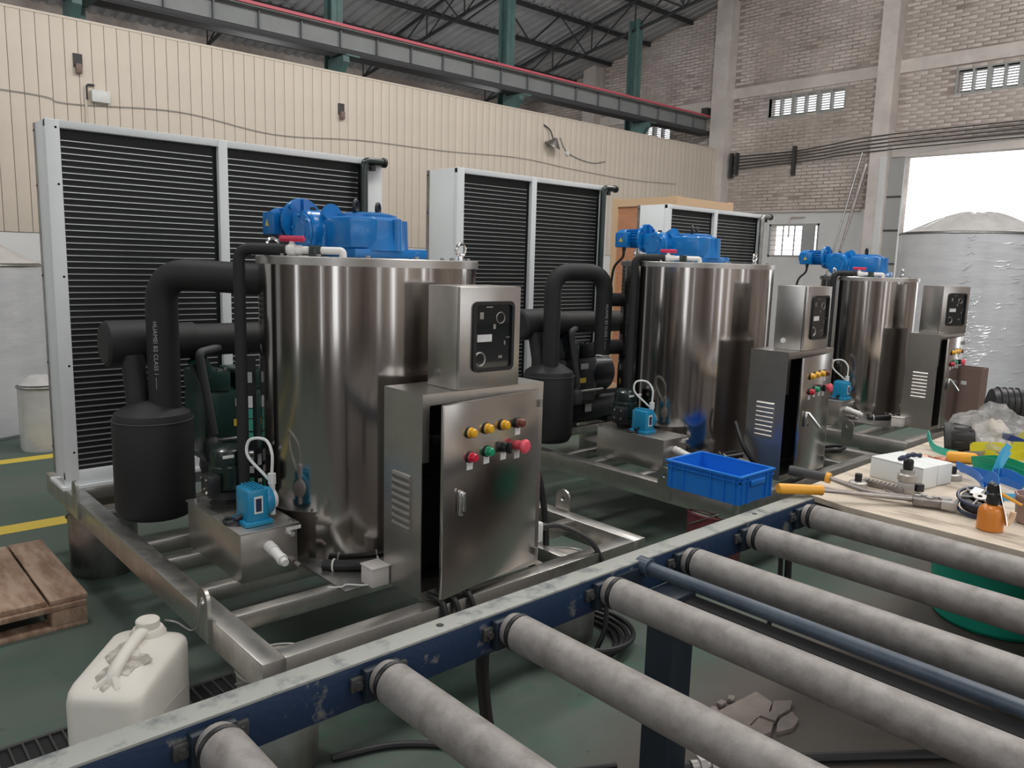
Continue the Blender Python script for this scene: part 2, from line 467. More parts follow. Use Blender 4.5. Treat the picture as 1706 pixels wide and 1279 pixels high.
for y, z, d, _ in cand[300:]:
    c = [rest.bm.verts.new(p) for p in ((XB+.01, y-bl/2+.007, z-bh/2), (XB+.01, y+bl/2-.007, z-bh/2), (XB+.01, y+bl/2-.007, z+bh/2), (XB+.01, y-bl/2+.007, z+bh/2),
         (XB-d, y-bl/2+.010, z-bh/2+.003), (XB-d, y+bl/2-.010, z-bh/2+.003), (XB-d, y+bl/2-.010, z+bh/2-.003), (XB-d, y-bl/2+.010, z+bh/2-.003))]
    rest.bm.faces.new((c[4], c[5], c[6], c[7]))
    for i in range(4): rest.bm.faces.new((c[i], c[(i+1) % 4], c[4+(i+1) % 4], c[4+i]))
br = part('brickwork', rest, 'brick_rest', wb); br['kind'] = 'stuff'

# louvred windows
def louvre(idx, y0, y1, z0, z1, pairs, rows):
    w = struct('window_%d' % idx, MB().bx(XB-.01, XB+.10, y0-.03, y1+.03, z0-.04, z0).bx(XB-.01, XB+.10, y0-.03, y1+.03, z1, z1+.03).bx(XB-.01, XB+.1, y0-.03, y0, z0, z1).bx(XB-.01, XB+.1, y1, y1+.03, z0, z1), 'sheet_door')
    pw_ = (y1-y0)/pairs
    sl = MB().box((0, 0, 0), (.03, pw_-.05, .010), rot=Matrix.Rotation(R(12), 3, 'Y')).build('slat', 'slat_white')
    for i in range(pairs):
        if i: part('mullion', MB().bx(XB-.01, XB+.1, y0+pw_*i-.034*(1 if i % 2 == 0 else .5), y0+pw_*i+.034*(1 if i % 2 == 0 else .5), z0, z1), 'sheet_door', w)
        for k in range(rows): inst('slat', sl, w, (XB+.05, y0+pw_*(i+.5), z0+(k+.5)*(z1-z0)/rows))
    return w
louvre(1, 7.43, 9.0, 4.70, 5.07, 6, 8)
louvre(2, 3.55, 5.45, 4.72, 5.08, 8, 8)
louvre(3, 11.45, 12.40, 4.50, 4.86, 4, 8)
# low steel window
w4 = struct('window_4', MB().bx(XB-.02, XB+.06, 7.70, 7.74, 1.91, 2.57).bx(XB-.02, XB+.06, 8.74, 8.78, 1.91, 2.57).bx(XB-.02, XB+.06, 7.70, 8.78, 2.53, 2.57).bx(XB-.02, XB+.06, 7.70, 8.78, 1.91, 1.95), 'sheet_door')
for y in (7.99, 8.23, 8.48): part('muntin', MB().bx(XB, XB+.03, y-.008, y+.008, 1.95, 2.53), 'sheet_door', w4)
for z in (2.05, 2.15, 2.25, 2.34, 2.44): part('muntin', MB().bx(XB, XB+.03, 7.74, 8.74, z-.005, z+.005), 'sheet_door', w4)
part('open_sash', MB().box((XB-.16, 7.84, 2.24), (.02, .28, .58), rz=R(60)), 'sheet_door', w4)
# sliding door leaf edge beside the opening
d1 = struct('door_1', MB().bx(XB-.10, XB-.04, 6.16, 6.42, 0, 3.70), 'sheet_door')
for z in (.6, 1.2, 1.8, 2.4, 3.0): part('door_rib', MB().bx(XB-.115, XB-.10, 6.16, 6.42, z, z+.03), 'iron_dark', d1)
part('door_jamb', MB().bx(XB-.29, XB-.28, 6.40, 6.52, 0, 3.72), 'white_wall', d1)

# other walls of the hall, behind and beside the camera (their windows light it; tall slots added for bright stripes on the drums)
b = MB(); op = [(-5.5+3.4*i, -3.7+3.4*i, 2.5, 5.4) for i in range(6)] + [(-4.4, -4.0, 0, 2.4), (-.9, .1, 0, 2.4), (2.6, 3.0, 0, 2.4), (8.1, 9.0, 0, 2.4), (11.3, 11.7, 0, 2.4)]
wall_cells((-10, 0), (XB+.24, 6.3), op, lambda a0, a1, z0, z1: b.bx(a0, a1, -12.2, -12, z0, z1))
struct('wall_right', b, 'mortar')
b = MB(); op = [(-9, -6.5, 2.6, 5.2), (-3.4, -1.9, 0, 4.4), (.6, 1.0, 0, 3), (3, 5.5, 2.6, 5.2), (6.6, 7.3, 0, 3.6), (-6.2, -5.8, 0, 3)]
wall_cells((-12, 0), (16.2, 6.3), op, lambda a0, a1, z0, z1: b.bx(-10.2, -10, a0, a1, z0, z1))
struct('wall_front', b, 'mortar')
struct('wall_outer', MB().bx(-10.2, XB+.24, 16.2, 16.4, 0, 6.0), 'mortar')

# roof: corrugated sheeting on purlins
def roof_z(y): return 7.06+(10.25-y)*.22 if y > 0 else 7.06+10.25*.22+y*.22
roof = MB(); per = .22; x = -10.2
prof = []
while x < XB+.3:
    prof += [(x, 0), (x+.11, 0), (x+.14, .045), (x+.19, .045)]; x += per
for ya, yb in ((16.4, 0), (0, -12.4)):
    rows = [[roof.bm.verts.new((px, yy, roof_z(yy)+.06+pz)) for px, pz in prof] for yy in (ya, yb)]
    for i in range(len(prof)-1): roof.bm.faces.new((rows[0][i], rows[0][i+1], rows[1][i+1], rows[1][i]))
ceiling = struct('ceiling', roof, 'roof_sheet', angle=20)
for i in range(14):
    y = 15.6-i*1.15
    if y > 2:
        part('purlin', MB().bx(-4, XB, y-.022, y+.022, roof_z(y)-.03, roof_z(y)+.055), 'roof_steel', ceiling)

def bar_between(mb, a, b_, r): return mb.tube([a, b_], r, 6)
COLX = [2.72, 6.12, 9.46, 12.87]
for ti, tx in enumerate(COLX):
    nm = ['nearest, at the far left', 'second from the left', 'third from the left', 'nearest the brick gable wall'][ti]
    t = thing('roof_truss', 'dark steel roof truss under the sheeting, %s' % nm, 'truss', (tx, 10.7, roof_z(10.7)-.9), group='roof trusses')
    ys = [15.4-1.15*i for i in range(12)]
    top = lambda y: Vector((tx, y, roof_z(y)-.10))
    bot = lambda y: Vector((tx, y, roof_z(y)-.10-.34-.05*(15.4-y)))
    part('top_chord', bar_between(MB(), top(15.4), top(ys[-1]), .032), 'roof_steel', t)
    part('bottom_chord', bar_between(MB(), bot(15.4), bot(ys[-1]), .032), 'roof_steel', t)
    for i, y in enumerate(ys):
        part('web_post', bar_between(MB(), top(y), bot(y), .016), 'roof_steel', t)
        if i: part('web_brace', bar_between(MB(), bot(ys[i-1]), top(y), .016), 'roof_steel', t)
# sag braces between trusses
for i in range(3):
    for y in (14.2, 12.0, 9.6, 7.4, 5.4):
        a = Vector((COLX[i], y, roof_z(y)-.75)); c = Vector((COLX[i+1], y, roof_z(y)-.75)); m_ = (a+c)/2; m_.z = roof_z(y)-.08
        g = MB(); bar_between(g, a, c, .018); bar_between(g, a, m_+Vector((-.8, 0, 0)), .015); bar_between(g, c, m_+Vector((.8, 0, 0)), .015)
        bar_between(g, m_+Vector((-.8, 0, 0)), (a+c)/2, .018); bar_between(g, m_+Vector((.8, 0, 0)), (a+c)/2, .018)
        part('lattice_brace', g, 'roof_steel', ceiling)

# columns with crane corbels
for ci, cx in enumerate(COLX):
    nm = ['at the far left, mostly out of the picture', 'behind the cream wall above the nearest ice machine', 'behind the cream wall above the middle ice machine', 'nearest the brick wall'][ci]
    t = thing('steel_column', 'green steel column holding the crane girder, %s' % nm, 'column', (cx, 10.75, 0), group='steel columns along the crane girder')
    c = MB().bx(cx-.09, cx+.09, 10.66, 10.69, 0, roof_z(10.75)-.5).bx(cx-.09, cx+.09, 10.85, 10.88, 0, roof_z(10.75)-.5).bx(cx-.012, cx+.012, 10.66, 10.88, 0, roof_z(10.75)-.5)
    part('shaft', c, 'column_green', t)
    M = basis((cx-.05, 10.66, 4.46), (0, -1, 0), (0, 0, 1))
    part('corbel', MB().prism([(0, -.02), (.42, -.02), (.42, -.10), (.12, -.42), (0, -.42)], 0, .10, M), 'column_green', t)
    part('corbel_plate', MB().bx(cx-.11, cx+.11, 10.22, 10.66, 4.44, 4.46), 'column_green', t)

# crane girder with red rail
gd = thing('crane_girder', 'long grey crane runway girder with red rail above the cream wall', 'girder', (8, 10.4, 4.46))
part('web', MB().bx(-1, 14.9, 10.39, 10.41, 4.52, 4.80), 'girder_grey', gd)
part('bottom_flange', MB().bx(-1, 14.9, 10.27, 10.53, 4.46, 4.52), 'girder_dark', gd)
part('top_flange', MB().bx(-1, 14.9, 10.27, 10.53, 4.80, 4.815), 'girder_grey', gd)
part('conduit', MB().cyl((-1, 10.30, 4.50), (14.9, 10.30, 4.50), .045, seg=10), 'girder_dark', gd)
part('rail', MB().bx(-1, 14.9, 10.24, 10.34, 4.815, 4.85).bx(-1, 14.9, 10.36, 10.44, 4.85, 4.89), 'rail_red', gd, 'red painted rail')
part('rail_stop', MB().bx(14.78, 14.92, 10.3, 10.45, 4.85, 5.02), 'iron_dark', gd)
st = MB().box((0, 0, 0), (.016, .05, .28)).build('stiffener', 'girder_mid')
for i in range(26): inst('stiffener', st, gd, (-.6+i*.6, 10.365, 4.66))

# things on the cream wall
pts = [(x, YW-.02, z) for x, z in ((-2, 3.22), (1.8, 3.28), (2.4, 3.23), (3.6, 3.31), (4.8, 3.20), (6.1, 3.28), (7.6, 3.30), (9.1, 3.36), (10.4, 3.30), (12.0, 3.26), (13.4, 3.3))]
single('wall_cable', MB().tube(catmull(pts), .0045, 6), 'cable_grey', 'thin grey cable sagging along the cream panel wall', 'cable', (5, YW-.02, 3.2))
t = thing('wall_lamp_box', 'small pale box with a conduit on the cream wall above the left condenser', 'box', (2.72, YW-.05, 3.3))
part('body', MB().bx(2.64, 2.83, YW-.08, YW, 3.28, 3.41, bev=.01), 'label_white', t)
part('arm', MB().tube(fillet([(2.60, YW-.03, 3.30), (2.60, YW-.03, 3.46), (2.68, YW-.03, 3.46)], .04), .012, 8), 'iron_dark', t)
part('conduit', MB().cyl((2.59, YW-.02, 2.2), (2.59, YW-.02, 3.44), .014, seg=8), 'cream_panel', t)
for x, z, lab in ((2.53, 3.68, 'rusty cut off bracket high on the cream wall near its left end'), (5.79, 3.64, 'rusty cut off bracket on the cream wall above the right half of the nearest condenser')):
    t = thing('wall_bracket', lab, 'bracket', (x, YW, z))
    part('back_plate', MB().bx(x-.045, x+.045, YW-.02, YW, z-.05, z+.09), 'iron_dark', t)
    part('stub', MB().bx(x-.03, x+.03, YW-.07, YW-.01, z-.12, z-.02, bev=.008), 'bin_brown', t)
t = thing('wall_lamp', 'old dark lamp hanging from a bent arm on the cream wall', 'lamp', (9.78, YW, 3.74))
part('arm', MB().tube(catmull([(9.66, YW-.01, 3.96), (9.76, YW-.06, 3.88), (9.80, YW-.10, 3.74)]), .012, 6), 'iron_dark', t)
part('shade', MB().lathe([(.02, .1), (.06, .05), (.14, -.03), (.145, -.04)], (9.80, YW-.12, 3.66), (.2, -.5, 1), 16), 'dull_steel', t)
t = thing('wall_socket', 'small white socket with drooping wire on the cream wall', 'socket', (10.24, YW, 3.54))
part('body', MB().cyl((10.24, YW-.04, 3.56), (10.24, YW, 3.56), .045), 'pvc_white', t)
part('wire', MB().tube(catmull([(10.05, YW-.02, 3.8), (10.2, YW-.02, 3.6), (10.5, YW-.02, 3.5), (10.9, YW-.02, 3.46), (11.25, YW-.02, 3.52)]), .008, 6), 'cable_grey', t)
# cables along the brick wall and rods leaning in the corner
for i in range(5):
    z0 = 3.72+i*.065
    pts = [(XB-.06, 9.8, z0), (XB-.07, 8.2, z0+.05-.01*i), (XB-.30, 6.6, z0+.10), (XB-.08, 4.4, z0+.16), (XB-.08, 2, z0+.17)]
    single('wall_cable', MB().tube(catmull(pts), .011, 6), 'iron_dark', 'dark cable along the brick wall over the gate, %s of five' % ['lowest', 'second lowest', 'middle', 'second highest', 'highest'][i], 'cable', (XB-.06, 6.6, z0), 'cables across the brick wall')
t = thing('cable_rack', 'dark upright cable rack bar on the brick wall under the louvred window', 'rack', (XB-.05, 8.33, 3.6))
part('bar', MB().bx(XB-.1, XB-.02, 8.30, 8.36, 3.52, 4.08), 'iron_dark', t)
t = thing('cable_rack', 'dark cable rack at the corner of the cream and brick walls', 'rack', (XB-.05, 9.7, 3.6))
part('bar', MB().bx(XB-.12, XB-.02, 9.72, 9.77, 3.55, 4.05).bx(XB-.12, XB-.02, 9.60, 9.64, 3.60, 4.05), 'iron_dark', t)
single('wall_pipe', MB().tube(fillet([(XB-.06, 9.6, 2.83), (XB-.06, 6.9, 2.80)], .05), .022, 8).tube(fillet([(XB-.06, 8.0, 2.70), (XB-.06, 8.32, 2.70), (XB-.06, 8.32, 2.3)], .05), .016, 8), 'plaster', 'pale pipe run along the brick wall over the low window', 'pipe', (XB-.06, 8.2, 2.8))
for i, (yy, dx) in enumerate(((7.05, .0), (7.0, .05), (6.95, .1), (7.12, .03))):
    single('steel_rod', MB().cyl((XB-.9-dx, yy+.25, 0), (XB-.36-dx*.3, yy-.33+dx, 3.5+.1*i), .016, seg=8), ['bin_brown', 'dull_steel', 'tool_steel', 'dull_steel'][i], 'long thin rod leaning in the corner beside the gate, %s of four' % ['first', 'second', 'third', 'fourth'][i], 'rod', (XB-.9, yy, 0), 'rods leaning by the gate')

# ------------------------------------------------------------------ ice machines
def box_open(mb, x0, x1, y0, y1, z0, z1, t):
    """sheet cabinet open on its -Y side"""
    mb.bx(x0, x0+t, y0, y1, z0, z1).bx(x1-t, x1, y0, y1, z0, z1).bx(x0+t, x1-t, y0, y1, z1-t, z1).bx(x0+t, x1-t, y0, y1, z0, z0+t).bx(x0+t, x1-t, y1-t, y1, z0+t, z1-t)
    return mb

def lug(o_, x0, y, z):
    """lifting lug plate standing on a side beam"""
    n_ = 24; outer = []; hole = []
    for k in range(n_):
        a = 2*PI*k/n_
        c, s = math.cos(a), math.sin(a)
        if s >= 0: outer.append((.045*c, .045*s))
        else:
            q = .045/max(abs(c), 1e-6) if abs(c) > .3 else 9
            outer.append((max(-.045, min(.045, .045*c*1.4)), max(-.14, s*.14*1.8)))
        hole.append((.014*c, .014*s))
    return MB().plate(outer, hole, 0, .012, basis((x0, y, z+.055), (0, 1, 0), (0, 0, 1)))

def machine(which, off, ztank, tank, cabw, doorw, door_ang, cond, box_rot=0, full=True):
    OFF[0] = Vector(off)
    W = which
    # skid frame ----------------------------------------------------
    fr = thing('skid_frame', 'welded stainless skid frame carrying the %s ice machine' % W, 'frame', (1.85, 3.4, .35), group='skid frames')
    X0, X1, Y0, Y1, zt, zb = .945, 2.745, 2.10, 4.775, .45, .35
    part('side_beam', MB().bx(X0, X0+.075, Y0, Y1, zb, zt, .002), 'frame_steel', fr)
    part('side_beam', MB().bx(X1-.075, X1, Y0, Y1, zb, zt, .002), 'frame_steel', fr)
    part('front_beam', MB().bx(X0+.075, X1-.075, Y0, Y0+.07, zb, zt, .002), 'frame_steel', fr)
    part('rear_beam', MB().bx(X0+.075, X1-.075, Y1-.07, Y1, zb, zt, .002), 'frame_steel', fr)
    for y in (2.46, 2.74, 3.11, 3.35, 3.9, 4.33):
        part('cross_bar', MB().bx(X0+.075, X1-.075, y, y+.05, zt-.06, zt-.001, .002), 'frame_steel', fr)
    part('cross_bar', MB().bx(2.28, 2.33, Y0+.07, 2.46, zt-.06, zt-.001, .002), 'frame_steel', fr)
    part('base_plate', MB().bx(1.40, 2.40, 2.40, 3.60, zt, zt+.006), 'dull_steel', fr)
    for x, y in ((X0-.012, 2.53), (X0-.012, 4.14), (X1, 2.62), (X1, 4.14)):
        part('lifting_lug', lug(fr, x, y, zt), 'frame_steel', fr)
    # drum -----------------------------------------------------------
    cx, cy, r = tank
    dr = thing('ice_drum', 'polished stainless steel ice making drum of the %s machine' % W, 'drum', (cx, cy, .456), group='stainless ice drums')
    rg = random.Random(3+int(cx*100)+int(off[0]*10))
    ph = [(rg.uniform(0, 6.3), k, rg.uniform(.35, 1.0)*.05/k/k) for k in (5, 9, 14, 21)]
    wav = lambda a: sum(A*math.sin(k*a+p) for p, k, A in ph)
    part('shell', MB().lathe([(r-.004, .456), (r-.004, ztank-.03)], (cx, cy, 0), seg=160, wav=wav), 'tank_steel', dr)
    part('foot_ring', MB().lathe([(r-.02, .456), (r+.004, .456), (r+.004, .475), (r-.02, .475)], (cx, cy, 0), seg=96, caps=False), 'dull_steel', dr)
    part('rim', MB().lathe([(r-.01, ztank-.032), (r+.004, ztank-.032), (r+.005, ztank-.003), (r, ztank)], (cx, cy, 0), seg=120, caps=False), 'sheet_steel', dr)
    part('lid', MB().lathe([(.01, ztank-.004), (r, ztank-.004), (r, ztank), (.01, ztank+.001)], (cx, cy, 0), seg=96), 'sheet_steel', dr)
    for k, a in enumerate((R(-28), R(150), R(62))):
        ex, ey = cx+.86*r*math.cos(a), cy+.86*r*math.sin(a)
        part('eyebolt', MB().torus((ex, ey, ztank+.045), (math.sin(a+.6), -math.cos(a+.6), 0), .026, .007).cyl((ex, ey, ztank), (ex, ey, ztank+.022), .012, seg=10), 'chrome', dr)
    for k in range(14):
        a = 2*PI*k/14+.1
        part('lid_bolt', MB().cyl((cx+.92*r*math.cos(a), cy+.92*r*math.sin(a), ztank), (cx+.92*r*math.cos(a), cy+.92*r*math.sin(a), ztank+.01), .009, seg=6), 'dull_steel', dr)
    # gear motor -------------------------------------------------------
    gm = thing('gear_motor', 'bright blue gear motor bolted on top of the %s ice drum' % W, 'motor', (cx, cy, ztank+.001), group='blue gear motors')
    z0 = ztank+.002; gx, gy = cx+.02, cy+.05
    oct_ = lambda rr, k=.42: [(rr, -rr*k), (rr, rr*k), (rr*k, rr), (-rr*k, rr), (-rr, rr*k), (-rr, -rr*k), (-rr*k, -rr), (rr*k, -rr)]
    part('foot_plate', MB().box((gx, gy, z0+.018), (.30, .30, .036), bev=.006).box((gx+.165, gy-.11, z0+.02), (.10, .07, .04), bev=.006).box((gx+.165, gy+.11, z0+.02), (.10, .07, .04), bev=.006), 'motor_blue', gm)
    hs = MB().lathe([(.168, z0+.03), (.165, z0+.05), (.156, z0+.09), (.152, z0+.155), (.138, z0+.168)], (gx, gy, 0), seg=40)
    hs.box((gx-.10, gy-.03, z0+.10), (.14, .24, .13), bev=.02)
    part('gear_housing', hs, 'motor_blue', gm)
    part('top_cover', MB().lathe([(.126, z0+.166), (.124, z0+.178), (.09, z0+.188), (.01, z0+.189)], (gx, gy, 0), seg=32), 'motor_blue', gm)
    for a in (R(-70), R(-20), R(25), R(200), R(110)):
        px_, py_ = gx+.156*math.cos(a), gy+.156*math.sin(a)
        part('housing_rib', MB().tube([(px_, py_, z0+.03), (px_, py_, z0+.160)], [.024, .020], 12), 'motor_blue', gm)
        part('bolt', MB().cyl((gx+.155*math.cos(a+.4), gy+.155*math.sin(a+.4), z0+.035), (gx+.155*math.cos(a+.4), gy+.155*math.sin(a+.4), z0+.055), .012, seg=6), 'motor_blue', gm)
    for a in (R(205), R(25)):
        px_, py_ = gx+.085*math.cos(a), gy+.085*math.sin(a)
        part('lifting_eye', MB().torus((px_, py_, z0+.210), (math.sin(R(40)), -math.cos(R(40)), 0), .024, .0075).cyl((px_, py_, z0+.178), (px_, py_, z0+.192), .014, seg=10), 'black_metal', gm)
    # first gear stage: rounded block with a round cover facing -X, motor flange on its far side
    sx, sy, sz = gx-.165, gy+.150, z0+.102
    part('gear_stage', MB().lathe([(.080, -.075), (.092, -.06), (.092, .045), (.084, .055)], (sx, sy, sz), (-1, 0, 0), 28).box((sx+.06, sy-.06, sz-.02), (.16, .14, .12), rz=R(-43), bev=.015).box((sx, sy+.05, sz+.025), (.12, .12, .11), bev=.02).box((sx+.02, sy-.07, sz-.05), (.08, .06, .08), bev=.012), 'motor_blue', gm)
    part('stage_cover', MB().lathe([(.072, .053), (.078, .056), (.076, .066), (.045, .068), (.043, .072), (.005, .072)], (sx, sy, sz), (-1, 0, 0), 30), 'motor_blue', gm)
    for k in range(6):
        a = 2*PI*k/6+.3
        part('cover_bolt', MB().cyl((sx-.064, sy+.068*math.cos(a), sz+.068*math.sin(a)), (sx-.074, sy+.068*math.cos(a), sz+.068*math.sin(a)), .008, seg=6), 'motor_blue', gm)
    part('oil_cap', MB().lathe([(.036, -.03), (.042, .01), (.038, .05), (.004, .052)], (sx+.04, sy-.05, sz+.065), (-.25, -.85, .35), 20), 'motor_blue', gm)
    part('plug', MB().cyl((sx-.01, sy+.0, sz+.085), (sx-.01, sy+.0, sz+.103), .013, seg=8), 'black_metal', gm)
    mz = z0+.152; my = sy+.110
    part('flange', MB().lathe([(.094, 0), (.096, .004), (.096, .018), (.06, .022)], (sx, my, mz), (0, 1, 0), 40).box((sx, my-.008, mz+.05), (.008, .016, .08)), 'motor_blue', gm)
    for k in range(4):
        a = PI/4+PI/2*k
        part('flange_bolt', MB().cyl((sx+.078*math.cos(a), my-.012, mz+.078*math.sin(a)), (sx+.078*math.cos(a), my, mz+.078*math.sin(a)), .010, seg=6), 'motor_blue', gm)
    mt = part('motor_body', MB().lathe([(.06, .015), (.054, .03), (.054, .17), (.05, .175)], (sx, my, mz), (0, 1, 0), 28), 'motor_blue', gm)
    for k in range(18):
        a = 2*PI*k/18
        u = Vector((math.cos(a), 0, math.sin(a)))
        part('cooling_fin', MB().box(Vector((sx, my+.10, mz))+u*.058, (.012, .12, .004), rot=Matrix.Rotation(-a, 3, 'Y')), 'motor_blue', mt)
    part('fan_cover', MB().lathe([(.058, .165), (.063, .17), (.063, .225), (.05, .24), (.005, .242)], (sx, my, mz), (0, 1, 0), 28), 'motor_blue', gm)
    part('terminal_box', MB().box((sx-.068, my+.155, mz-.012), (.05, .105, .10), bev=.008), 'motor_blue', gm)
    part('warning_label', MB().prism([(-.016, -.012), (.016, -.012), (0, .016)], 0, .002, basis((sx-.0932, my+.155, mz-.012), (0, -1, 0), (0, 0, 1))), 'label_yellow', gm, 'small yellow warning triangle')
    part('cable_gland', MB().cyl((sx-.06, my+.15, mz-.06), (sx-.06, my+.15, mz-.085), .013, seg=10), 'black_rubber', gm)
    part('motor_cable', MB().tube(catmull([(sx-.06, my+.15, mz-.08), (sx-.06, my+.16, mz-.13), (sx-.085, my+.21, mz-.20), (sx-.09, my+.23, mz-.34)]), .009, 8), 'black_rubber', gm)
    # water pipe with red valve on the lid --------------------------------
    wp = thing('water_pipe', 'black insulated water pipe with white fittings and red tap on the %s drum' % W, 'pipe', (1.30, 3.02, .7), group='water feed pipes')
    vx, vy = {'nearest': (1.309, 3.022), 'middle': (cx-.51, cy+.10), 'farthest': (cx-.42, cy+.10)}[which]
    hz = ztank+.024
    part('insulation', MB().tube(fillet([(vx-.01, vy, .70), (vx-.01, vy, hz), (vx+.13, vy-.12, hz)], .05), .023, 14), 'black_foam', wp)
    a_ = Vector((vx+.13, vy-.12, hz)); d_ = Vector((.18, -.17, 0)).normalized()
    part('ball_valve', MB().cyl(a_-d_*.01, a_+d_*.06, .019, seg=14).cyl(a_+d_*.01, a_+d_*.035, .0235, seg=14).cyl(a_+d_*.022, a_+d_*.022+Vector((0, 0, .035)), .011, seg=10), 'pvc_white', wp)
    part('valve_handle', MB().box(a_+d_*.022+Vector((0, 0, .042)), (.026, .105, .024), rz=R(35), bev=.008), 'valve_red', wp, 'red valve handle')
    part('white_pipe', MB().tube(fillet([a_+d_*.06, a_+d_*.22, a_+d_*.22-Vector((0, 0, .026))], .02), .015, 12), 'pvc_white', wp)
    part('clamp', MB().box(a_+d_*.115-Vector((0, 0, .006)), (.045, .045, .05), rz=R(-50), bev=.004), 'pump_green', wp)
    # control cabinet ------------------------------------------------------
    cL = 1.565-(.04 if which == 'middle' else 0)
    cX0, cX1, cY0, cY1, cz0, cz1 = cL, cL+cabw, 2.17, 2.405, .456, 1.195
    cc = thing('control_cabinet', 'stainless control cabinet with open door and buttons on the %s machine' % W, 'cabinet', ((cX0+cX1)/2, 2.29, cz0), group='control cabinets')
    body = MB(); box_open(body, cX0, cX1, cY0, cY1, cz0, cz1, .004)
    body.bx(cX0, cX0+.03, cY0-.002, cY0, cz1-.24, cz1-.04).bx(cX1-.028, cX1, cY0-.002, cY0, cz0+.03, cz1-.04).bx(cX0, cX1, cY0-.0025, cY0, cz1-.04, cz1+.0005).bx(cX0, cX1, cY0-.0025, cY0, cz0, cz0+.03)
    part('body', body, 'sheet_steel', cc)
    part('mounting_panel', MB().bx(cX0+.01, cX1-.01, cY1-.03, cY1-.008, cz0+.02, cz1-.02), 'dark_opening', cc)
    part('contactor', MB().box((cX0+.12, cY1-.06, cz0+.50), (.08, .06, .09), bev=.004), 'black_metal', cc)
    part('contactor', MB().box((cX0+.12, cY1-.06, cz0+.36), (.08, .06, .07), bev=.004), 'black_metal', cc)
    part('contactor_label', MB().box((cX0+.10, cY1-.092, cz0+.51), (.03, .003, .02)), 'label_white', cc)
    lv = MB()
    lv.lathe([(.013, -.055), (.013, .055)], (0, 0, 0), (0, 1, 0), 12)
    for v in lv.bm.verts: v.co.x *= .7
    lvm = lv.build('louvre', 'sheet_steel')
    for k in range(8): inst('louvre', lvm, cc, (cX0-.001, 2.285, .70+k*.0265))
    # door, hinged on its right side
    hx, hy = cX1-.03, cY0-.005
    dv = Vector((-math.cos(door_ang), -math.sin(door_ang), 0)); nrm = Vector((-math.sin(door_ang), -math.cos(door_ang), 0))
    nrm = Vector((dv.y, -dv.x, 0))
    if nrm.y > 0: nrm = -nrm
    Mz = basis((hx, hy, 0), dv, (0, 0, 1)) # local x across, y up
    ang_z = math.atan2(dv.y, dv.x)
    dc = Vector((hx, hy, 0))+dv*(doorw/2)
    dz0, dz1 = .482, 1.170
    dm = MB().box((dc.x, dc.y, (dz0+dz1)/2), (doorw, .016, dz1-dz0), rz=ang_z, bev=.003)
    door = part('door', dm, 'door_steel', cc)
    def at(u, z, out=0): 
        p_ = Vector((hx, hy, z))+dv*u*(doorw/.53)+nrm*(.008+out); return p_
    rows = [(.405, 1.061, 'lamp_yellow'), (.316, 1.063, 'lamp_yellow'), (.224, 1.063, 'lamp_yellow'), (.134, 1.058, 'button_brown'),
            (.399, .972, 'button_red'), (.310, .978, 'button_green')]
    nmz = {'lamp_yellow': 'indicator_lamp', 'button_brown': 'indicator_lamp', 'button_red': 'push_button', 'button_green': 'push_button'}
    lbz = {'lamp_yellow': 'yellow indicator lamp', 'button_brown': 'unlit brown indicator lamp', 'button_red': 'red push button', 'button_green': 'green push button'}
    for u, z, m_ in rows:
        q = part(nmz[m_], MB().lathe([(.019, 0), (.019, .010), (.016, .012), (.016, .026), (.012, .031), (.001, .032)], at(u, z), nrm, 20), m_, door, lbz[m_])
        part('button_collar', MB().lathe([(.021, 0), (.021, .007), (.017, .008), (.017, 0)], at(u, z), nrm, 20, caps=False), 'black_metal', door)
    part('emergency_stop', MB().lathe([(.018, 0), (.018, .022), (.014, .024), (.014, .030), (.026, .032), (.028, .042), (.020, .05), (.001, .052)], at(.134, .972), nrm, 22), 'button_pink', door, 'red mushroom emergency stop button')
    part('selector_switch', MB().lathe([(.019, 0), (.019, .012), (.014, .02), (.001, .021)], at(.215, .978), nrm, 18).box(at(.215, .978, .028), (.012, .018, .04), rz=ang_z, bev=.002), 'black_metal', door, 'black selector switch')
    for u, z in ((.134, 1.025), (.399, .940), (.310, .946), (.215, .944), (.134, .935)):
        pl = part('legend_plate', MB().box(at(u, z, .001), (.030, .002, .028), rz=ang_z), 'label_white', door, 'small white legend plate')
    hd = part('handle', MB().box(at(.458, .820, .012), (.020, .022, .094), rz=ang_z, bev=.008), 'chrome', door, 'chrome lock handle')
    if full is True:
        part('handle_grip', MB().box(at(.453, .826, .026), (.012, .010, .07), rz=ang_z, bev=.004), 'chrome', door)
    else:
        part('handle_grip', MB().tube([at(.455, .86, .02), at(.43, .81, .055), at(.41, .775, .075)], .008, 8), 'chrome', door)
    part('keyhole', MB().cyl(at(.452, .789, .0225), at(.452, .789, .025), .006, seg=10), 'ink', door)
    for z_ in (.50, 1.10): part('hinge', MB().cyl((hx+.008, hy-.008, z_), (hx+.008, hy-.008, z_+.03), .008, seg=8), 'chrome', cc)
    # instrument box on top ----------------------------------------------------
    bo = {'nearest': 0, 'middle': -.045, 'farthest': -.03}[which]
    bx0, bx1, by0, by1, bz0, bz1 = 1.717+bo, 1.997+bo, 2.18, 2.35, 1.196, 1.562
    ib = thing('instrument_box', 'stainless instrument box with a black framed window on the %s control cabinet' % W, 'box', ((bx0+bx1)/2, (by0+by1)/2, bz0), R(box_rot), group='instrument boxes')
    T0 = FR[ib.name].copy(); FR[ib.name] = Matrix.Translation(T0.translation)   # build unrotated, the empty carries the turn
    part('body', MB().bx(bx0, bx1, by0, by1, bz0, bz1, .002), 'sheet_steel', ib)
    d2 = part('door', MB().bx(bx0-.002, bx1+.002, by0-.020, by0-.004, bz0+.002, bz1-.001, .002), 'sheet_steel', ib)
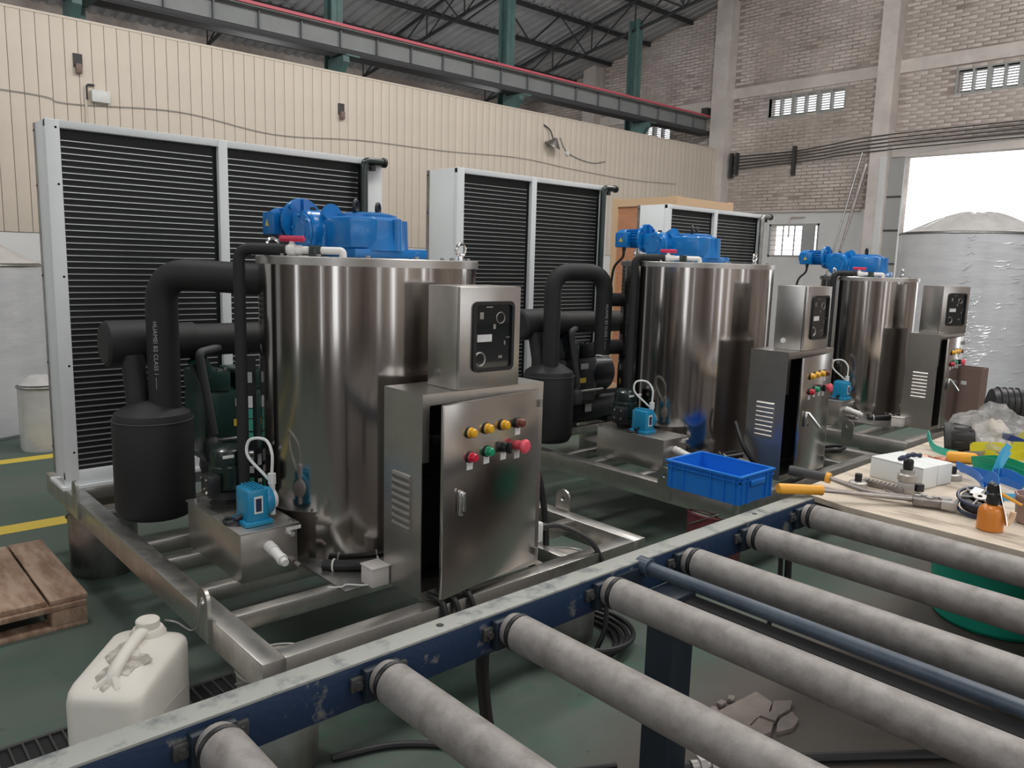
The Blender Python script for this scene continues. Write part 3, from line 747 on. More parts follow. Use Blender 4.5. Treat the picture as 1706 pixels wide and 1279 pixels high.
    wx0, wx1, wz0, wz1 = bx0+.052, bx1-.036, bz0+.062, bz1-.052
    M = basis(((wx0+wx1)/2, by0-.020, (wz0+wz1)/2), (1, 0, 0), (0, 0, 1))
    def rr(w, h, c, n_=6):
        o_ = []
        for qx, qy, a0 in ((1, 1, 0), (-1, 1, 90), (-1, -1, 180), (1, -1, 270)):
            for k in range(n_+1):
                a = R(a0+90*k/n_); o_.append((qx*(w/2-c)+c*math.cos(a), qy*(h/2-c)+c*math.sin(a)))
        return o_
    w_, h_ = wx1-wx0, wz1-wz0
    part('window_gasket', MB().plate(rr(w_, h_, .022), rr(w_-.024, h_-.024, .013), 0, .012, M), 'black_rubber', d2)
    part('pane', MB().prism(rr(w_-.02, h_-.02, .014), .001, .003, M), 'window_glass', d2)
    part('gauge_label', MB().box((wx0+.055, by0-.0245, (wz0+wz1)/2-.005), (.068, .002, .026)), 'label_white', d2, 'white paper label behind the window')
    part('gauge', MB().torus((wx0+.035, by0-.0235, wz0+.045), (0, 1, 0), .024, .004).torus((wx0+.13, by0-.0235, wz1-.06), (0, 1, 0), .02, .0025), 'dull_steel', d2)
    for gx_, gz_, gw_, gh_ in ((.04, .20, .03, .05), (.10, .16, .02, .035), (.075, .23, .05, .008), (.15, .10, .012, .03), (.13, .05, .03, .02), (.165, .12, .03, .006)):
        part('instrument', MB().box((wx0+gx_*w_/.19, by0-.0243, wz0+gz_*h_/.25), (gw_*.6, .0015, gh_*.5)), 'dull_steel', d2)
    part('cable_gland', MB().cyl((bx0-.004, by1-.06, bz0+.05), (bx0, by1-.06, bz0+.05), .015), 'label_white' if which == 'middle' else 'dull_steel', ib)
    # brine tank with pumps ------------------------------------------------------
    bt = thing('brine_tank', 'long stainless brine tank beside the %s ice drum' % W, 'tank', (1.265, 2.96, .456), group='brine tanks')
    part('body', MB().bx(1.142, 1.366, 2.70, 3.22, .451, .638, .002), 'sheet_steel', bt)
    part('lid', MB().bx(1.135, 1.372, 2.692, 3.226, .638, .645, .001), 'frame_steel', bt)
    for x, y in ((1.165, 3.19), (1.17, 2.90), (1.35, 2.72)):
        part('screw', MB().cyl((x, y, .645), (x, y, .653), .008, seg=8), 'dull_steel', bt)
    part('outlet', MB().cyl((1.25, 2.70, .575), (1.25, 2.655, .568), .022, seg=14).cyl((1.25, 2.655, .568), (1.25, 2.60, .556), .019, seg=14).cyl((1.25, 2.60, .556), (1.25, 2.585, .553), .021, seg=14).cyl((1.25, 2.585, .553), (1.25, 2.565, .549), .014, seg=12), 'pvc_white', bt, 'white plastic outlet')
    part('plug', MB().cyl((1.34, 2.70, .605), (1.34, 2.685, .605), .010, seg=8), 'chrome', bt)
    part('drain_valve', MB().cyl((1.335, 2.70, .505), (1.335, 2.66, .50), .016, seg=10).cyl((1.335, 2.66, .50), (1.345, 2.64, .492), .010, seg=10), 'tool_steel', bt)
    part('name_plate', MB().bx(1.32, 1.38, 2.697, 2.700, .618, .632), 'label_white', bt)
    ddx, ddy = {'nearest': (-.012, .0), 'middle': (-.03, .12), 'farthest': (.03, -.04)}[which]
    dp = thing('dosing_pump', 'bright blue dosing pump on the %s brine tank' % W, 'pump', (1.245+ddx, 2.80+ddy, .645), group='blue dosing pumps')
    FR[dp.name] = Matrix.Translation((1.245, 2.80, .645))
    part('body', MB().box((1.245, 2.80, .72), (.085, .11, .13), bev=.010).box((1.245, 2.80, .655), (.11, .13, .018), bev=.004), 'pump_blue', dp)
    for k in range(4): part('rib', MB().box((1.225+.014*k, 2.80, .787), (.006, .10, .008), bev=.001), 'pump_blue', dp)
    part('drive_head', MB().lathe([(.052, 0), (.055, .012), (.05, .030)], (1.285, 2.80, .722), (1, 0, 0), 28), 'pump_blue', dp)
    part('dosing_head', MB().lathe([(.036, 0), (.036, .022), (.028, .026), (.005, .027)], (1.313, 2.80, .722), (1, 0, 0), 20).cyl((1.326, 2.80, .74), (1.326, 2.80, .79), .012, seg=12).cyl((1.326, 2.80, .71), (1.326, 2.80, .66), .012, seg=12), 'pvc_white', dp)
    part('union_nut', MB().cyl((1.326, 2.80, .782), (1.326, 2.80, .822), .016, seg=8), 'pvc_white', dp)
    part('hose', MB().tube(catmull([(1.326, 2.80, .82), (1.330, 2.805, .90), (1.325, 2.85, .945), (1.285, 2.90, .94), (1.275, 2.90, .88), (1.31, 2.84, .815), (1.335, 2.80, .775)]), .006, 8), 'cable_white', dp, 'looped white hose')
    part('label_plate', MB().box((1.245, 2.744, .725), (.034, .002, .066)), 'label_white', dp)
    part('label_window', MB().box((1.245, 2.7425, .725), (.022, .002, .05)), 'reel_dark', dp)
    part('cable_gland', MB().cyl((1.21, 2.80, .675), (1.175, 2.80, .668), .010, seg=10).torus((1.18, 2.83, .655), (0, 0, 1), .03, .007), 'black_rubber', dp)
    cp = thing('circulation_pump', 'dark green circulation pump on the back of the %s brine tank' % W, 'pump', (1.27, 3.11, .645), group='circulation pumps')
    part('motor', MB().lathe([(.068, .70), (.076, .71), (.076, .80), (.068, .805), (.071, .835), (.066, .866), (.046, .88), (.004, .882)], (1.27, 3.11, 0), seg=28), 'pump_green', cp)
    part('volute', MB().lathe([(.045, .645), (.05, .66), (.084, .672), (.084, .70), (.055, .706)], (1.27, 3.11, 0), seg=28), 'black_metal', cp)
    part('terminal_box', MB().box((1.182, 3.07, .74), (.05, .08, .08), bev=.005), 'black_metal', cp)
    for z in (.715, .765):
        for y in (3.045, 3.095): part('screw', MB().cyl((1.158, y, z), (1.151, y, z), .006, seg=6), 'chrome', cp)
    part('outlet', MB().cyl((1.30, 3.10, .835), (1.36, 3.06, .84), .012, seg=10), 'dull_steel', cp)
    part('cap_label', MB().box((1.245, 3.042, .848), (.045, .003, .012)), 'label_white', cp)
    # refrigeration ------------------------------------------------------------
    if full:
        ac = thing('suction_accumulator', 'black foam covered accumulator vessel with pipe neck on the %s machine' % W, 'vessel', (1.17, 3.70, .455), group='black accumulator vessels')
        part('vessel', MB().lathe([(.10, .456), (.150, .462), (.171, .50), (.171, .905), (.160, .935), (.09, .98), (.055, .99)], (1.17, 3.70, 0), seg=48), 'black_foam', ac)
        part('seam', MB().torus((1.17, 3.70, .905), (0, 0, 1), .1715, .003, 48, 6), 'grey_foam', ac)
        sp = thing('suction_pipe', 'thick black insulated suction pipe bent over to the %s ice drum' % W, 'pipe', (1.20, 3.66, .97), group='insulated suction pipes')
        ex, ey = cx-.30, cy+.33
        if which == 'nearest':
            path = [(1.215, 3.66, .96), (1.215, 3.66, 1.56), (ex, ey, 1.545)]
        else:
            path = [(1.14, 3.66, .96), (1.14, 3.66, 1.60), (1.47, 3.50, 1.60), (1.47, 3.50, 1.05)]
        part('insulation', MB().tube(fillet(path, .14, 10), .068 if which == 'nearest' else .056, 24), 'black_foam', sp)
        if which != 'nearest':
            for z_, r_ in ((1.42, .045), (1.10, .05)): part('branch', MB().cyl((1.47, 3.50, z_), (cx-.25, cy+.36, z_), r_, seg=16), 'black_foam', sp)
        view = Vector((-1.25, -3.6, 0)).normalized()
        if which == 'nearest':
            o_ = Vector((1.215-.042, 3.66, 1.24))+Vector((0, -.0, 0)); nn = Vector((-.72, -.70, 0)).normalized()
            o_ = Vector((1.215, 3.66, 1.20))+nn*.0685
        else:
            nn = Vector((-.45, -.9, 0)).normalized(); o_ = Vector((1.47, 3.50, 1.24))+nn*.0565
        xx = Vector((0, 0, -1)); yy = nn.cross(xx)
        part('printed_text', text_mesh('HUAMEI B2 CLASS 1 ------', .026, basis(o_, xx, yy), spacing=1.05), 'print_grey', sp, 'pale printed lettering running down the pipe')
        mp = thing('header_pipe', 'horizontal black insulated header pipe with capped end behind the %s accumulator' % W, 'pipe', (1.08, 3.86, 1.23), group='insulated header pipes')
        part('insulation', MB().cyl((1.06, 3.86, 1.235), (2.05, 3.86, 1.235), .078, seg=24), 'black_foam', mp)
        part('end_cap', MB().lathe([(.09, 0), (.105, .012), (.105, .20), (.09, .26)], (1.02, 3.86, 1.235), (1, 0, 0), 14), 'black_foam', mp)
        part('sleeve', MB().cyl((1.28, 3.86, 1.235), (1.42, 3.86, 1.235), .088, seg=24), 'black_foam', mp)
        part('neck', MB().cyl((1.125, 3.80, 1.18), (1.125, 3.74, .95), .05, seg=18), 'black_foam', mp)
        co = thing('compressor', '%s compressor with bolted heads behind the %s ice drum' % ('dark green' if which == 'nearest' else 'navy black', W), 'compressor', (1.65, 3.95, .62), group='compressors')
        part('crankcase', MB().box((1.62, 3.95, .82), (.36, .28, .34), bev=.04).lathe([(.14, 0), (.15, .02), (.15, .22), (.11, .26)], (1.75, 3.95, .85), (1, 0, 0), 28), 'compressor_green' if which == 'nearest' else 'compressor_navy', co)
        for dx in (-.09, .09):
            part('cylinder_head', MB().box((1.60+dx, 3.93, 1.03), (.15, .24, .10), bev=.012), 'compressor_green' if which == 'nearest' else 'compressor_navy', co)
            for k in range(3): part('head_bolt', MB().cyl((1.55+dx+.05*k, 3.82, 1.08), (1.55+dx+.05*k, 3.82, 1.095), .010, seg=6), 'chrome', co)
        part('suction_valve', MB().lathe([(.045, 0), (.05, .02), (.045, .10)], (1.46, 3.82, 1.06), (-.5, -.2, 1), 16), 'compressor_green' if which == 'nearest' else 'compressor_navy', co)
        part('name_plate', MB().bx(1.60, 1.68, 3.806, 3.808, .90, .94), 'print_grey', co)
        part('warning_label', MB().bx(1.59, 1.66, 3.806, 3.808, .80, .835), 'label_yellow', co)
        part('foot', MB().bx(1.46, 1.80, 3.84, 4.06, .63, .66), 'black_metal', co)
        lr = thing('liquid_receiver', 'long black liquid receiver lying under the %s compressor' % W, 'vessel', (1.9, 3.95, .456), group='liquid receivers')
        part('shell', MB().lathe([(.02, 0), (.09, .03), (.115, .08), (.115, .72), (.09, .77), (.02, .80)], (1.48, 3.97, .58), (1, 0, 0), 28), 'black_metal', lr)
        part('saddle', MB().bx(1.60, 1.66, 3.88, 4.06, .456, .50).bx(2.0, 2.06, 3.88, 4.06, .456, .50), 'black_metal', lr)
        part('name_plate', MB().box((1.74, 3.846, .60), (.07, .002, .06)), 'print_grey', lr)
        part('rack', MB().bx(1.50, 2.2, 3.84, 3.87, .69, .72), 'black_metal', lr)
        ep = thing('equaliser_pipe', 'thin grey insulated pipe sloping down to a bottle beside the %s compressor' % W, 'pipe', (1.44, 3.72, .75), group='sloping grey pipes')
        part('insulation', MB().tube(fillet([(1.52, 3.80, 1.20), (1.395, 3.72, 1.19), (1.44, 3.68, .80)], .03), .020, 12), 'grey_foam', ep)
        part('bottle', MB().lathe([(.02, -.10), (.038, -.09), (.042, -.02), (.03, 0), (.014, .01), (.014, .03)], (1.43, 3.68, .78), seg=18), 'grey_foam', ep)
        part('branch', MB().cyl((1.43, 3.68, .77), (1.56, 3.55, .80), .008, seg=8), 'dull_steel', ep)
    # electrical panel strips behind the pipe
    if which == 'nearest':
        cb = thing('terminal_strip', 'narrow column of green and white labels in the gap beside the nearest drum', 'label strip', (1.40, 3.18, .7))
        part('backing', MB().box((1.405, 3.20, .86), (.06, .012, .72), rz=R(-30)), 'black_metal', cb)
        for z, h, m_ in ((1.14, .045, 'print_grey'), (1.035, .05, 'label_white'), (.985, .04, 'green_label'), (.935, .05, 'green_label'), (.885, .035, 'green_label'), (.80, .05, 'print_grey'), (.74, .03, 'label_white'), (.68, .05, 'green_label')):
            part('label', MB().box((1.396, 3.187, z), (.036, .004, h), rz=R(-30)), m_, cb)
    # condenser -----------------------------------------------------------------
    gX0, gX1, gY, gz0, gz1, gd_ = cond
    cd = thing('condenser', 'tall white framed air condenser with dark finned coil behind the %s ice drum' % W, 'condenser', ((gX0+gX1)/2, gY+.1, gz0), group='air condensers')
    rs = .13 if which == 'nearest' else .06; midx = gX0+(gX1-rs-gX0)*.49
    def stile(x0, x1, nm='stile'): part(nm, MB().bx(x0, x1, gY-.003, gY+.033, gz0, gz1-.001, .002), 'condenser_white', cd)
    stile(gX0, gX0+.062); stile(midx-.024, midx+.026, 'mullion'); stile(gX1-rs, gX1)
    part('top_rail', MB().bx(gX0, gX1, gY, gY+.04, gz1-.035, gz1+.002, .002), 'condenser_white', cd)
    part('bottom_rail', MB().bx(gX0, gX1, gY, gY+.04, gz0-.03, gz0+.04, .002), 'condenser_white', cd)
    part('side_panel', MB().bx(gX0, gX0+.012, gY+.035, gY+gd_, gz0, gz1, .002), 'condenser_white', cd)
    part('side_panel', MB().bx(gX1-.012, gX1, gY+.035, gY+gd_, gz0, gz1, .002), 'condenser_white', cd)
    part('corner_flange', MB().bx(gX0-.004, gX0, gY+gd_-.03, gY+gd_, gz0, gz1), 'dull_steel', cd)
    part('base', MB().bx(gX0-.02, gX1+.02, gY-.02, gY+gd_+.02, gz0-.045, gz0-.03), 'condenser_white', cd)
    part('coil_block', MB().bx(gX0+.03, gX1-.03, gY+.045, gY+gd_-.02, gz0+.02, gz1-.02), 'coil_dark', cd)
    nt_ = int((gz1-gz0-.10)/.0305)
    for x0, x1 in ((gX0+.072, midx-.046), (midx+.034, gX1-rs-.025)):
        tm = MB().box((0, 0, 0), (x1-x0, .012, .0042)).build('coil_tube', 'coil_tube')
        for k in range(nt_): inst('coil_tube', tm, cd, ((x0+x1)/2, gY+.040, gz0+.06+k*.0305))
    for z in (.08, .33, .58, .83, .98):
        zz = gz0+(gz1-gz0)*z
        part('rivet', MB().cyl((gX0+.045, gY, zz), (gX0+.045, gY-.003, zz), .006, seg=8), 'ink', cd)
        part('rivet', MB().cyl((gX0-.004, gY+gd_-.015, zz), (gX0-.007, gY+gd_-.015, zz), .006, seg=8), 'ink', cd)
    hp = thing('discharge_pipe', 'dark green riser pipe with elbow at the right edge of the %s condenser' % W, 'pipe', (gX1-.06, gY-.03, .7), group='riser pipes')
    rx_ = gX1-rs-.02
    part('riser', MB().tube(fillet([(rx_, gY-.035, .70), (rx_, gY-.035, gz1-.02), (rx_+.13, gY-.04, gz1-.02)], .04), .024, 14), 'pump_green' if which != 'farthest' else 'dull_steel', hp)
    part('union', MB().cyl((rx_+.13, gY-.04, gz1-.02), (rx_+.15, gY-.04, gz1-.02), .030, seg=12).cyl((rx_+.06, gY-.035, gz1-.045), (rx_+.06, gY-.035, gz1-.075), .02, seg=10), 'black_metal', hp)
    # fittings round the drum foot ------------------------------------------------
    hz_ = thing('foot_hose', 'black hose tied round the foot of the %s ice drum' % W, 'hose', (cx-.2, cy-.40, .47), group='hoses at the drum feet')
    pts = [(cx+(r+.03)*math.cos(a), cy+(r+.03)*math.sin(a), .482+.012*math.sin(3*a)) for a in [R(217+i*5) for i in range(9)]]
    part('hose', MB().tube(catmull(pts, 4), .022, 12), 'black_rubber', hz_)
    part('tie', MB().torus(pts[1], Vector(pts[2])-Vector(pts[0]), .024, .004, 16, 6).torus(pts[5], Vector(pts[6])-Vector(pts[4]), .024, .003, 16, 6), 'pvc_white', hz_)
    jb = thing('junction_box', 'small beige box against the left foot of the %s control cabinet' % W, 'box', (1.53, 2.41, .456), group='beige boxes at the cabinets')
    part('body', MB().bx(1.488, 1.562, 2.36, 2.44, .456, .525, .004), 'beige_plastic', jb)
    part('lid', MB().bx(1.485, 1.565, 2.357, 2.443, .525, .531, .002), 'beige_plastic', jb)
    # supports
    return fr

machine('nearest', (0, 0, 0), 1.65, (1.833, 2.934, .457), .575, .53, R(9), (.95, 2.82, 4.37, .495, 2.26, .22))
machine('middle', (2.58, .05, 0), 1.68, (1.889, 3.069, .4937), .53, .49, R(9), (.97, 2.56, 4.48, .495, 2.30, .36), full='alt')
machine('farthest', (4.88, .09, 0), 1.612, (1.936, 2.919, .387), .49, .45, R(6), (.97, 2.58, 4.34, .495, 2.20, .34), box_rot=-20, full=False)
OFF[0] = Vector((0, 0, 0))

# extra fittings seen only on single machines
t = thing('power_box', 'small white box with a black cable right of the nearest control cabinet', 'box', (2.24, 2.30, .456))
part('body', MB().bx(2.15, 2.245, 2.245, 2.335, .50, .585, .005), 'label_white', t)
part('bracket', MB().bx(2.19, 2.21, 2.27, 2.31, .41, .50), 'frame_steel', t)
part('cable', MB().tube(catmull([(2.245, 2.265, .56), (2.33, 2.22, .555), (2.42, 2.13, .49), (2.46, 2.085, .36), (2.44, 2.05, .15), (2.40, 2.06, .04)]), .011, 8), 'black_rubber', t)
part('gland', MB().cyl((2.235, 2.268, .56), (2.27, 2.255, .56), .016, seg=10), 'black_rubber', t)
for i, (x, y) in enumerate(((2.26, 2.36), (2.31, 2.33))):
    single('upright_cable', MB().tube(catmull([(x-.02, y+.05, .95-.13*i), (x, y+.02, .75), (x+.02, y, .60), (x+.02, y-.02, .40), (x+.02, y, .10)]), .010+.004*i, 8), 'black_rubber', ['thin black cable rising behind the white power box', 'thick short black cable end beside the white power box'][i], 'cable', (x, y, .4))
t = thing('cable_bundle', 'loose black cables hanging from the bottom of the nearest control cabinet', 'cable', (1.62, 2.12, .4))
for k, (x, y) in enumerate(((1.60, 2.09), (1.65, 2.085), (1.72, 2.09))):
    part('cable', MB().tube(catmull([(x, y+.08, .47), (x+.01, y+.01, .46), (x+.02, y-.02, .36), (x+.05-.02*k, y-.03, .24)]), .011, 8), 'black_rubber', t)
single('wire_scrap', MB().tube(catmull([(1.36, 2.46, .462), (1.40, 2.43, .464), (1.43, 2.44, .462), (1.48, 2.39, .463), (1.53, 2.40, .462)]), .003, 5), 'cable_white', 'thin white scrap of string by the nearest drum foot', 'string', (1.45, 2.42, .46))
t = thing('foot_cable', 'black cable drooping round the right foot of the middle drum', 'cable', (4.35, 2.42, .46))
part('cable', MB().tube(catmull([(4.10, 2.52, .75), (4.05, 2.42, .62), (4.12, 2.36, .50), (4.22, 2.36, .47), (4.3, 2.36, .465)]), .014, 8), 'black_rubber', t)
single('cable_loop', MB().torus((5.02, 2.40, .472), (.1, .1, 1), .10, .011, 24, 8).torus((5.03, 2.38, .49), (0, .15, 1), .10, .011, 24, 8), 'black_rubber', 'coiled black cable on the skid right of the middle control cabinet', 'cable', (5.02, 2.4, .46))

# ------------------------------------------------------------------ supports under the skids
def pail(x, y, r, label, m_, z1=.348, group=None):
    t = thing('support_drum', label, 'drum', (x, y, 0), group=group)
    part('shell', MB().lathe([(r*.94, 0), (r*.96, .01), (r, z1-.02), (r, z1-.006), (r-.006, z1-.006), (r-.008, .01)], (x, y, 0), seg=36, caps=False).lathe([(.01, .004), (r*.94, .004)], (x, y, 0), seg=36, caps=False), m_, t)
    part('rolled_rim', MB().torus((x, y, z1-.006), (0, 0, 1), r, .006, 36, 8), m_, t)
    part('handle', MB().torus((x, y, z1-.03), (0, .55, 1), r+.004, .004, 24, 6, (0, PI)), 'dull_steel', t)
    part('fill', MB().cyl((x, y, .006), (x, y, z1-.004), r-.014, seg=28), 'dirt_grey', t)
    return t
pail(1.075, 2.27, .13, 'pale grey pail under the front left corner of the nearest skid', 'pail_grey')
pail(2.46, 2.33, .155, 'brownish grey pail under the front right corner of the nearest skid', 'pail_grey')
pail(1.11, 4.36, .165, 'dark steel pail under the rear left corner of the nearest skid', 'dull_steel')
pail(2.6, 4.55, .15, 'grey pail hidden under the rear right corner of the nearest skid', 'pail_grey')
t = pail(3.64, 2.32, .15, 'dark red paint bucket under the front of the middle skid', 'bucket_red')
part('label', MB().prism([(.151*math.cos(a), .151*math.sin(a)) for a in [R(205+4*i) for i in range(8)]]+[(.149*math.cos(a), .149*math.sin(a)) for a in [R(233-4*i) for i in range(8)]], .13, .24, Matrix.Translation((3.64, 2.32, 0))), 'label_white', t, 'white paper label')
for k in range(3):
    a = R(212+6*k); part('label_print', MB().box((3.64+.1525*math.cos(a), 2.32+.1525*math.sin(a), .20), (.003, .011, .05-.012*(k % 2)), rz=a), 'ink', t)
for k, (x, y) in enumerate(((5.15, 2.35), (3.75, 4.6), (5.2, 4.6))):
    pail(x, y, .14, 'grey pail under the %s of the middle skid' % ['front right corner', 'rear left corner', 'rear right corner'][k], 'dull_steel')
for k, (x, y) in enumerate(((6.0, 2.45), (7.4, 2.45), (6.0, 4.6), (7.4, 4.6))):
    pail(x, y, .14, 'grey pail under the %s of the farthest skid' % ['front left corner', 'front right corner', 'rear left corner', 'rear right corner'][k], 'pail_grey')

# ------------------------------------------------------------------ roller conveyor
cv = thing('roller_conveyor', 'dark blue roller conveyor with bare grey tube rollers in the foreground', 'conveyor', (1.2, .5, 0))
ZR = .815
BX0, BX1 = -.62, 2.655
part('side_rail', MB().bx(BX0, BX1, 1.29, 1.345, .755, .846, .002), 'beam_blue', cv)
tr = part('rail_top', MB().bx(BX0, BX1, 1.288, 1.347, .846, .852, .001), 'beam_worn', cv, 'worn bare top of the rail')
for x in (1.005, -.35, 2.3): part('bolt_hole', MB().cyl((x, 1.318, .8515), (x, 1.318, .8524), .009, seg=14), 'ink', tr)
part('side_rail', MB().bx(BX0, BX1, -.36, -.305, .755, .846, .002), 'beam_blue', cv)
part('rail_top', MB().bx(BX0, BX1, -.362, -.303, .846, .852, .001), 'beam_worn', cv, 'worn bare top of the rail')
for i in range(9):
    x = -.205+i*.3437 if i else -.205
    rl = part('roller', MB().lathe([(.036, 0), (.042, .006), (.0425, 1.44), (.036, 1.446)], (x, 1.235, ZR), (0, -1, 0), 28), 'roller_zinc', cv)
    part('end_cap', MB().lathe([(.020, .0), (.037, .005), (.040, .02), (.040, .026)], (x, 1.268, ZR), (0, -1, 0), 24), 'roller_zinc', rl)
    part('rubber_ring', MB().torus((x, 1.239, ZR), (0, 1, 0), .036, .0075, 24, 8), 'black_rubber', rl)
    part('bearing_block', MB().box((x, 1.278, ZR-.012), (.082, .022, .07), bev=.004), 'beam_navy', cv)
    for dx in (-.052, .052):
        part('bearing_bolt', MB().cyl((x+dx, 1.29, ZR-.006), (x+dx, 1.272, ZR-.006), .009, seg=6).box((x+dx, 1.285, ZR-.006), (.03, .012, .03), bev=.003), 'iron_dark', cv)
for lx in (-.45, 1.765):
    for ly in (1.245, -.26):
        lg = part('leg', MB().bx(lx-.05, lx+.05, ly-.045, ly+.045, 0, .755, .003), 'beam_navy', cv)
        part('foot_plate', MB().bx(lx-.08, lx+.08, ly-.075, ly+.075, 0, .008), 'beam_navy', lg)
    part('cross_channel', MB().bx(lx-.015, lx+.045, -.25, 1.22, .69, .742, .002), 'channel_black', cv)
    part('leg_brace', MB().bx(lx+.045, lx+.075, -.24, 1.23, .17, .20), 'channel_black', cv)
part('tie_tube', MB().cyl((1.68, 1.29, .834), (1.68, -.32, .834), .018, seg=16).cyl((1.68, 1.30, .834), (1.68, 1.262, .834), .026, seg=12), 'tube_slate', cv)
part('gusset', MB().prism([(-.06, 0), (.06, 0), (.02, -.10), (-.03, -.10)], 0, .01, basis((1.62, 1.288, .835), (1, 0, 0), (0, 0, 1))), 'beam_navy', cv)
# cables on the conveyor and on the floor
single('floor_cable', MB().tube(catmull([(1.13, 1.32, .75), (1.15, 1.34, .66), (1.24, 1.41, .44), (1.40, 1.51, .18), (1.53, 1.58, .035), (1.66, 1.55, .016), (1.85, 1.40, .016)]), .014, 8).tube(catmull([(1.15, 1.33, .75), (1.17, 1.35, .64), (1.27, 1.43, .42), (1.44, 1.54, .15), (1.56, 1.61, .03), (1.70, 1.62, .014), (1.9, 1.52, .014)]), .010, 8), 'black_rubber', 'pair of black cables hanging from the front rail down to the floor', 'cable', (1.2, 1.3, 0))
single('floor_cable', MB().tube(catmull([(1.2, 2.15, .015), (1.40, 2.08, .014), (1.56, 1.93, .014), (1.66, 1.74, .014), (1.75, 1.55, .014)]), .012, 8), 'black_rubber', 'thin black cable lying on the floor under the near rollers', 'cable', (1.5, 1.95, 0))
t = thing('cable_coil', 'black cable coiled on the floor round the pail under the nearest skid', 'cable', (2.4, 2.26, 0))
for k in range(4):
    rr_ = .215+.012*k
    part('turn', MB().torus((2.42+.008*k, 2.25-.01*k, .016+.021*k), (.03*k, -.02, 1), rr_, .012, 44, 8), 'black_rubber', t)
for k, (x, y) in enumerate(((2.62, 1.36), (2.60, 1.38))):
    single('hanging_cable', MB().tube(catmull([(x, y, .78), (x+.005, y-.01, .5), (x-.02*k, y-.01, .45), (x+.01-.04*k, y, .36)]), .013-.004*k, 8), 'black_rubber', ['thick black cable hanging off the far end of the conveyor rail', 'thin black cable hanging off the far end of the conveyor rail'][k], 'cable', (x, y, .4))
t = thing('floor_hose', 'black hose with a metal coupling on the floor at the bottom edge', 'hose', (2.4, 1.0, 0))
part('hose', MB().tube(catmull([(2.16, 1.29, .03), (2.45, 1.10, .022), (2.8, .83, .022), (3.2, .5, .022)]), .018, 10), 'black_rubber', t)
part('coupling', MB().tube([(2.06, 1.34, .032), (2.16, 1.29, .032)], .022, 12), 'fitting_grey', t, 'bright metal coupling')
part('coupling_nut', MB().tube([(2.085, 1.328, .034), (2.105, 1.318, .034)], .030, 6), 'fitting_grey', t)
part('coupling_nut', MB().tube([(2.12, 1.31, .034), (2.14, 1.30, .034)], .030, 6), 'fitting_grey', t)
part('tail', MB().tube([(1.92, 1.42, .03), (2.07, 1.335, .03)], .018, 10), 'black_rubber', t)
# broken slab on the floor
pc = thing('concrete_patch', 'cracked raised patch of concrete on the floor between the rollers', 'concrete', (2.55, 1.36, 0))
polys = [[(2.42, 1.49), (2.68, 1.47), (2.66, 1.39), (2.585, 1.36), (2.52, 1.37), (2.45, 1.36), (2.40, 1.40)],
         [(2.40, 1.392), (2.45, 1.353), (2.52, 1.363), (2.53, 1.31), (2.47, 1.285), (2.41, 1.30)],
         [(2.53, 1.362), (2.585, 1.352), (2.66, 1.383), (2.72, 1.34), (2.66, 1.315), (2.58, 1.32), (2.54, 1.31)],
         [(2.545, 1.303), (2.585, 1.312), (2.66, 1.307), (2.63, 1.265), (2.56, 1.25), (2.49, 1.275)]]
for k, pl in enumerate(polys): part('fragment', MB().prism(pl, 0, .014+.004*(k % 3)), 'rubble', pc)
for k, (x, y) in enumerate(((2.50, 1.51), (2.56, 1.505), (2.44, 1.50))): part('fragment', MB().box((x, y, .01), (.035, .025, .02), rz=.4*k, bev=.004), 'rubble', pc)

# ------------------------------------------------------------------ work table and what lies on it
ZT = .83
tb = thing('work_table', 'worn plywood work table crowded with tools beyond the conveyor', 'table', (4.2, .6, 0))
tpm = MB().prism([(2.755, 1.415), (5.9, 1.49), (5.9, -.6), (2.68, -.6), (2.705, 1.2)], ZT-.02, ZT)
part('table_top', tpm, 'ply_table', tb)
part('edge_rail', MB().prism([(2.76, 1.39), (2.80, 1.39), (2.75, -.55), (2.71, -.55)], ZT-.055, ZT-.021), 'iron_dark', tb)
part('edge_rail', MB().prism([(2.82, 1.39), (5.85, 1.46), (5.85, 1.42), (2.83, 1.35)], ZT-.055, ZT-.021), 'iron_dark', tb)
for x, y in ((4.75, 1.36), (5.7, 1.36), (2.95, -.45), (5.7, -.45)):
    part('leg', MB().bx(x-.025, x+.025, y-.025, y+.025, 0, ZT-.021), 'iron_dark', tb)
t = thing('plastic_tub', 'green plastic tub standing on the floor under the work table', 'tub', (4.2, 1.12, 0))
part('tub', MB().lathe([(.25, 0), (.27, .02), (.30, .30), (.30, .36), (.315, .37), (.315, .385), (.285, .385), (.28, .30), (.255, .03)], (4.22, 1.10, 0), seg=48, caps=False).lathe([(.01, .006), (.26, .006)], (4.22, 1.10, 0), seg=48, caps=False), 'tub_green', t)
part('fill', MB().cyl((4.22, 1.10, .02), (4.22, 1.10, .30), .26, seg=36), 'bin_brown', t)

t = thing('support_drum', 'dark red drum holding up the table behind the green tub', 'drum', (4.05, .62, 0))
part('shell', MB().lathe([(.20, 0), (.21, .01), (.21, .26), (.217, .27), (.21, .28), (.21, .52), (.217, .53), (.21, .54), (.21, .765), (.20, .774)], (4.05, .62, 0), seg=40), 'bucket_red', t)
part('rolled_rim', MB().torus((4.05, .62, .765), (0, 0, 1), .21, .008, 40, 8), 'dull_steel', t)
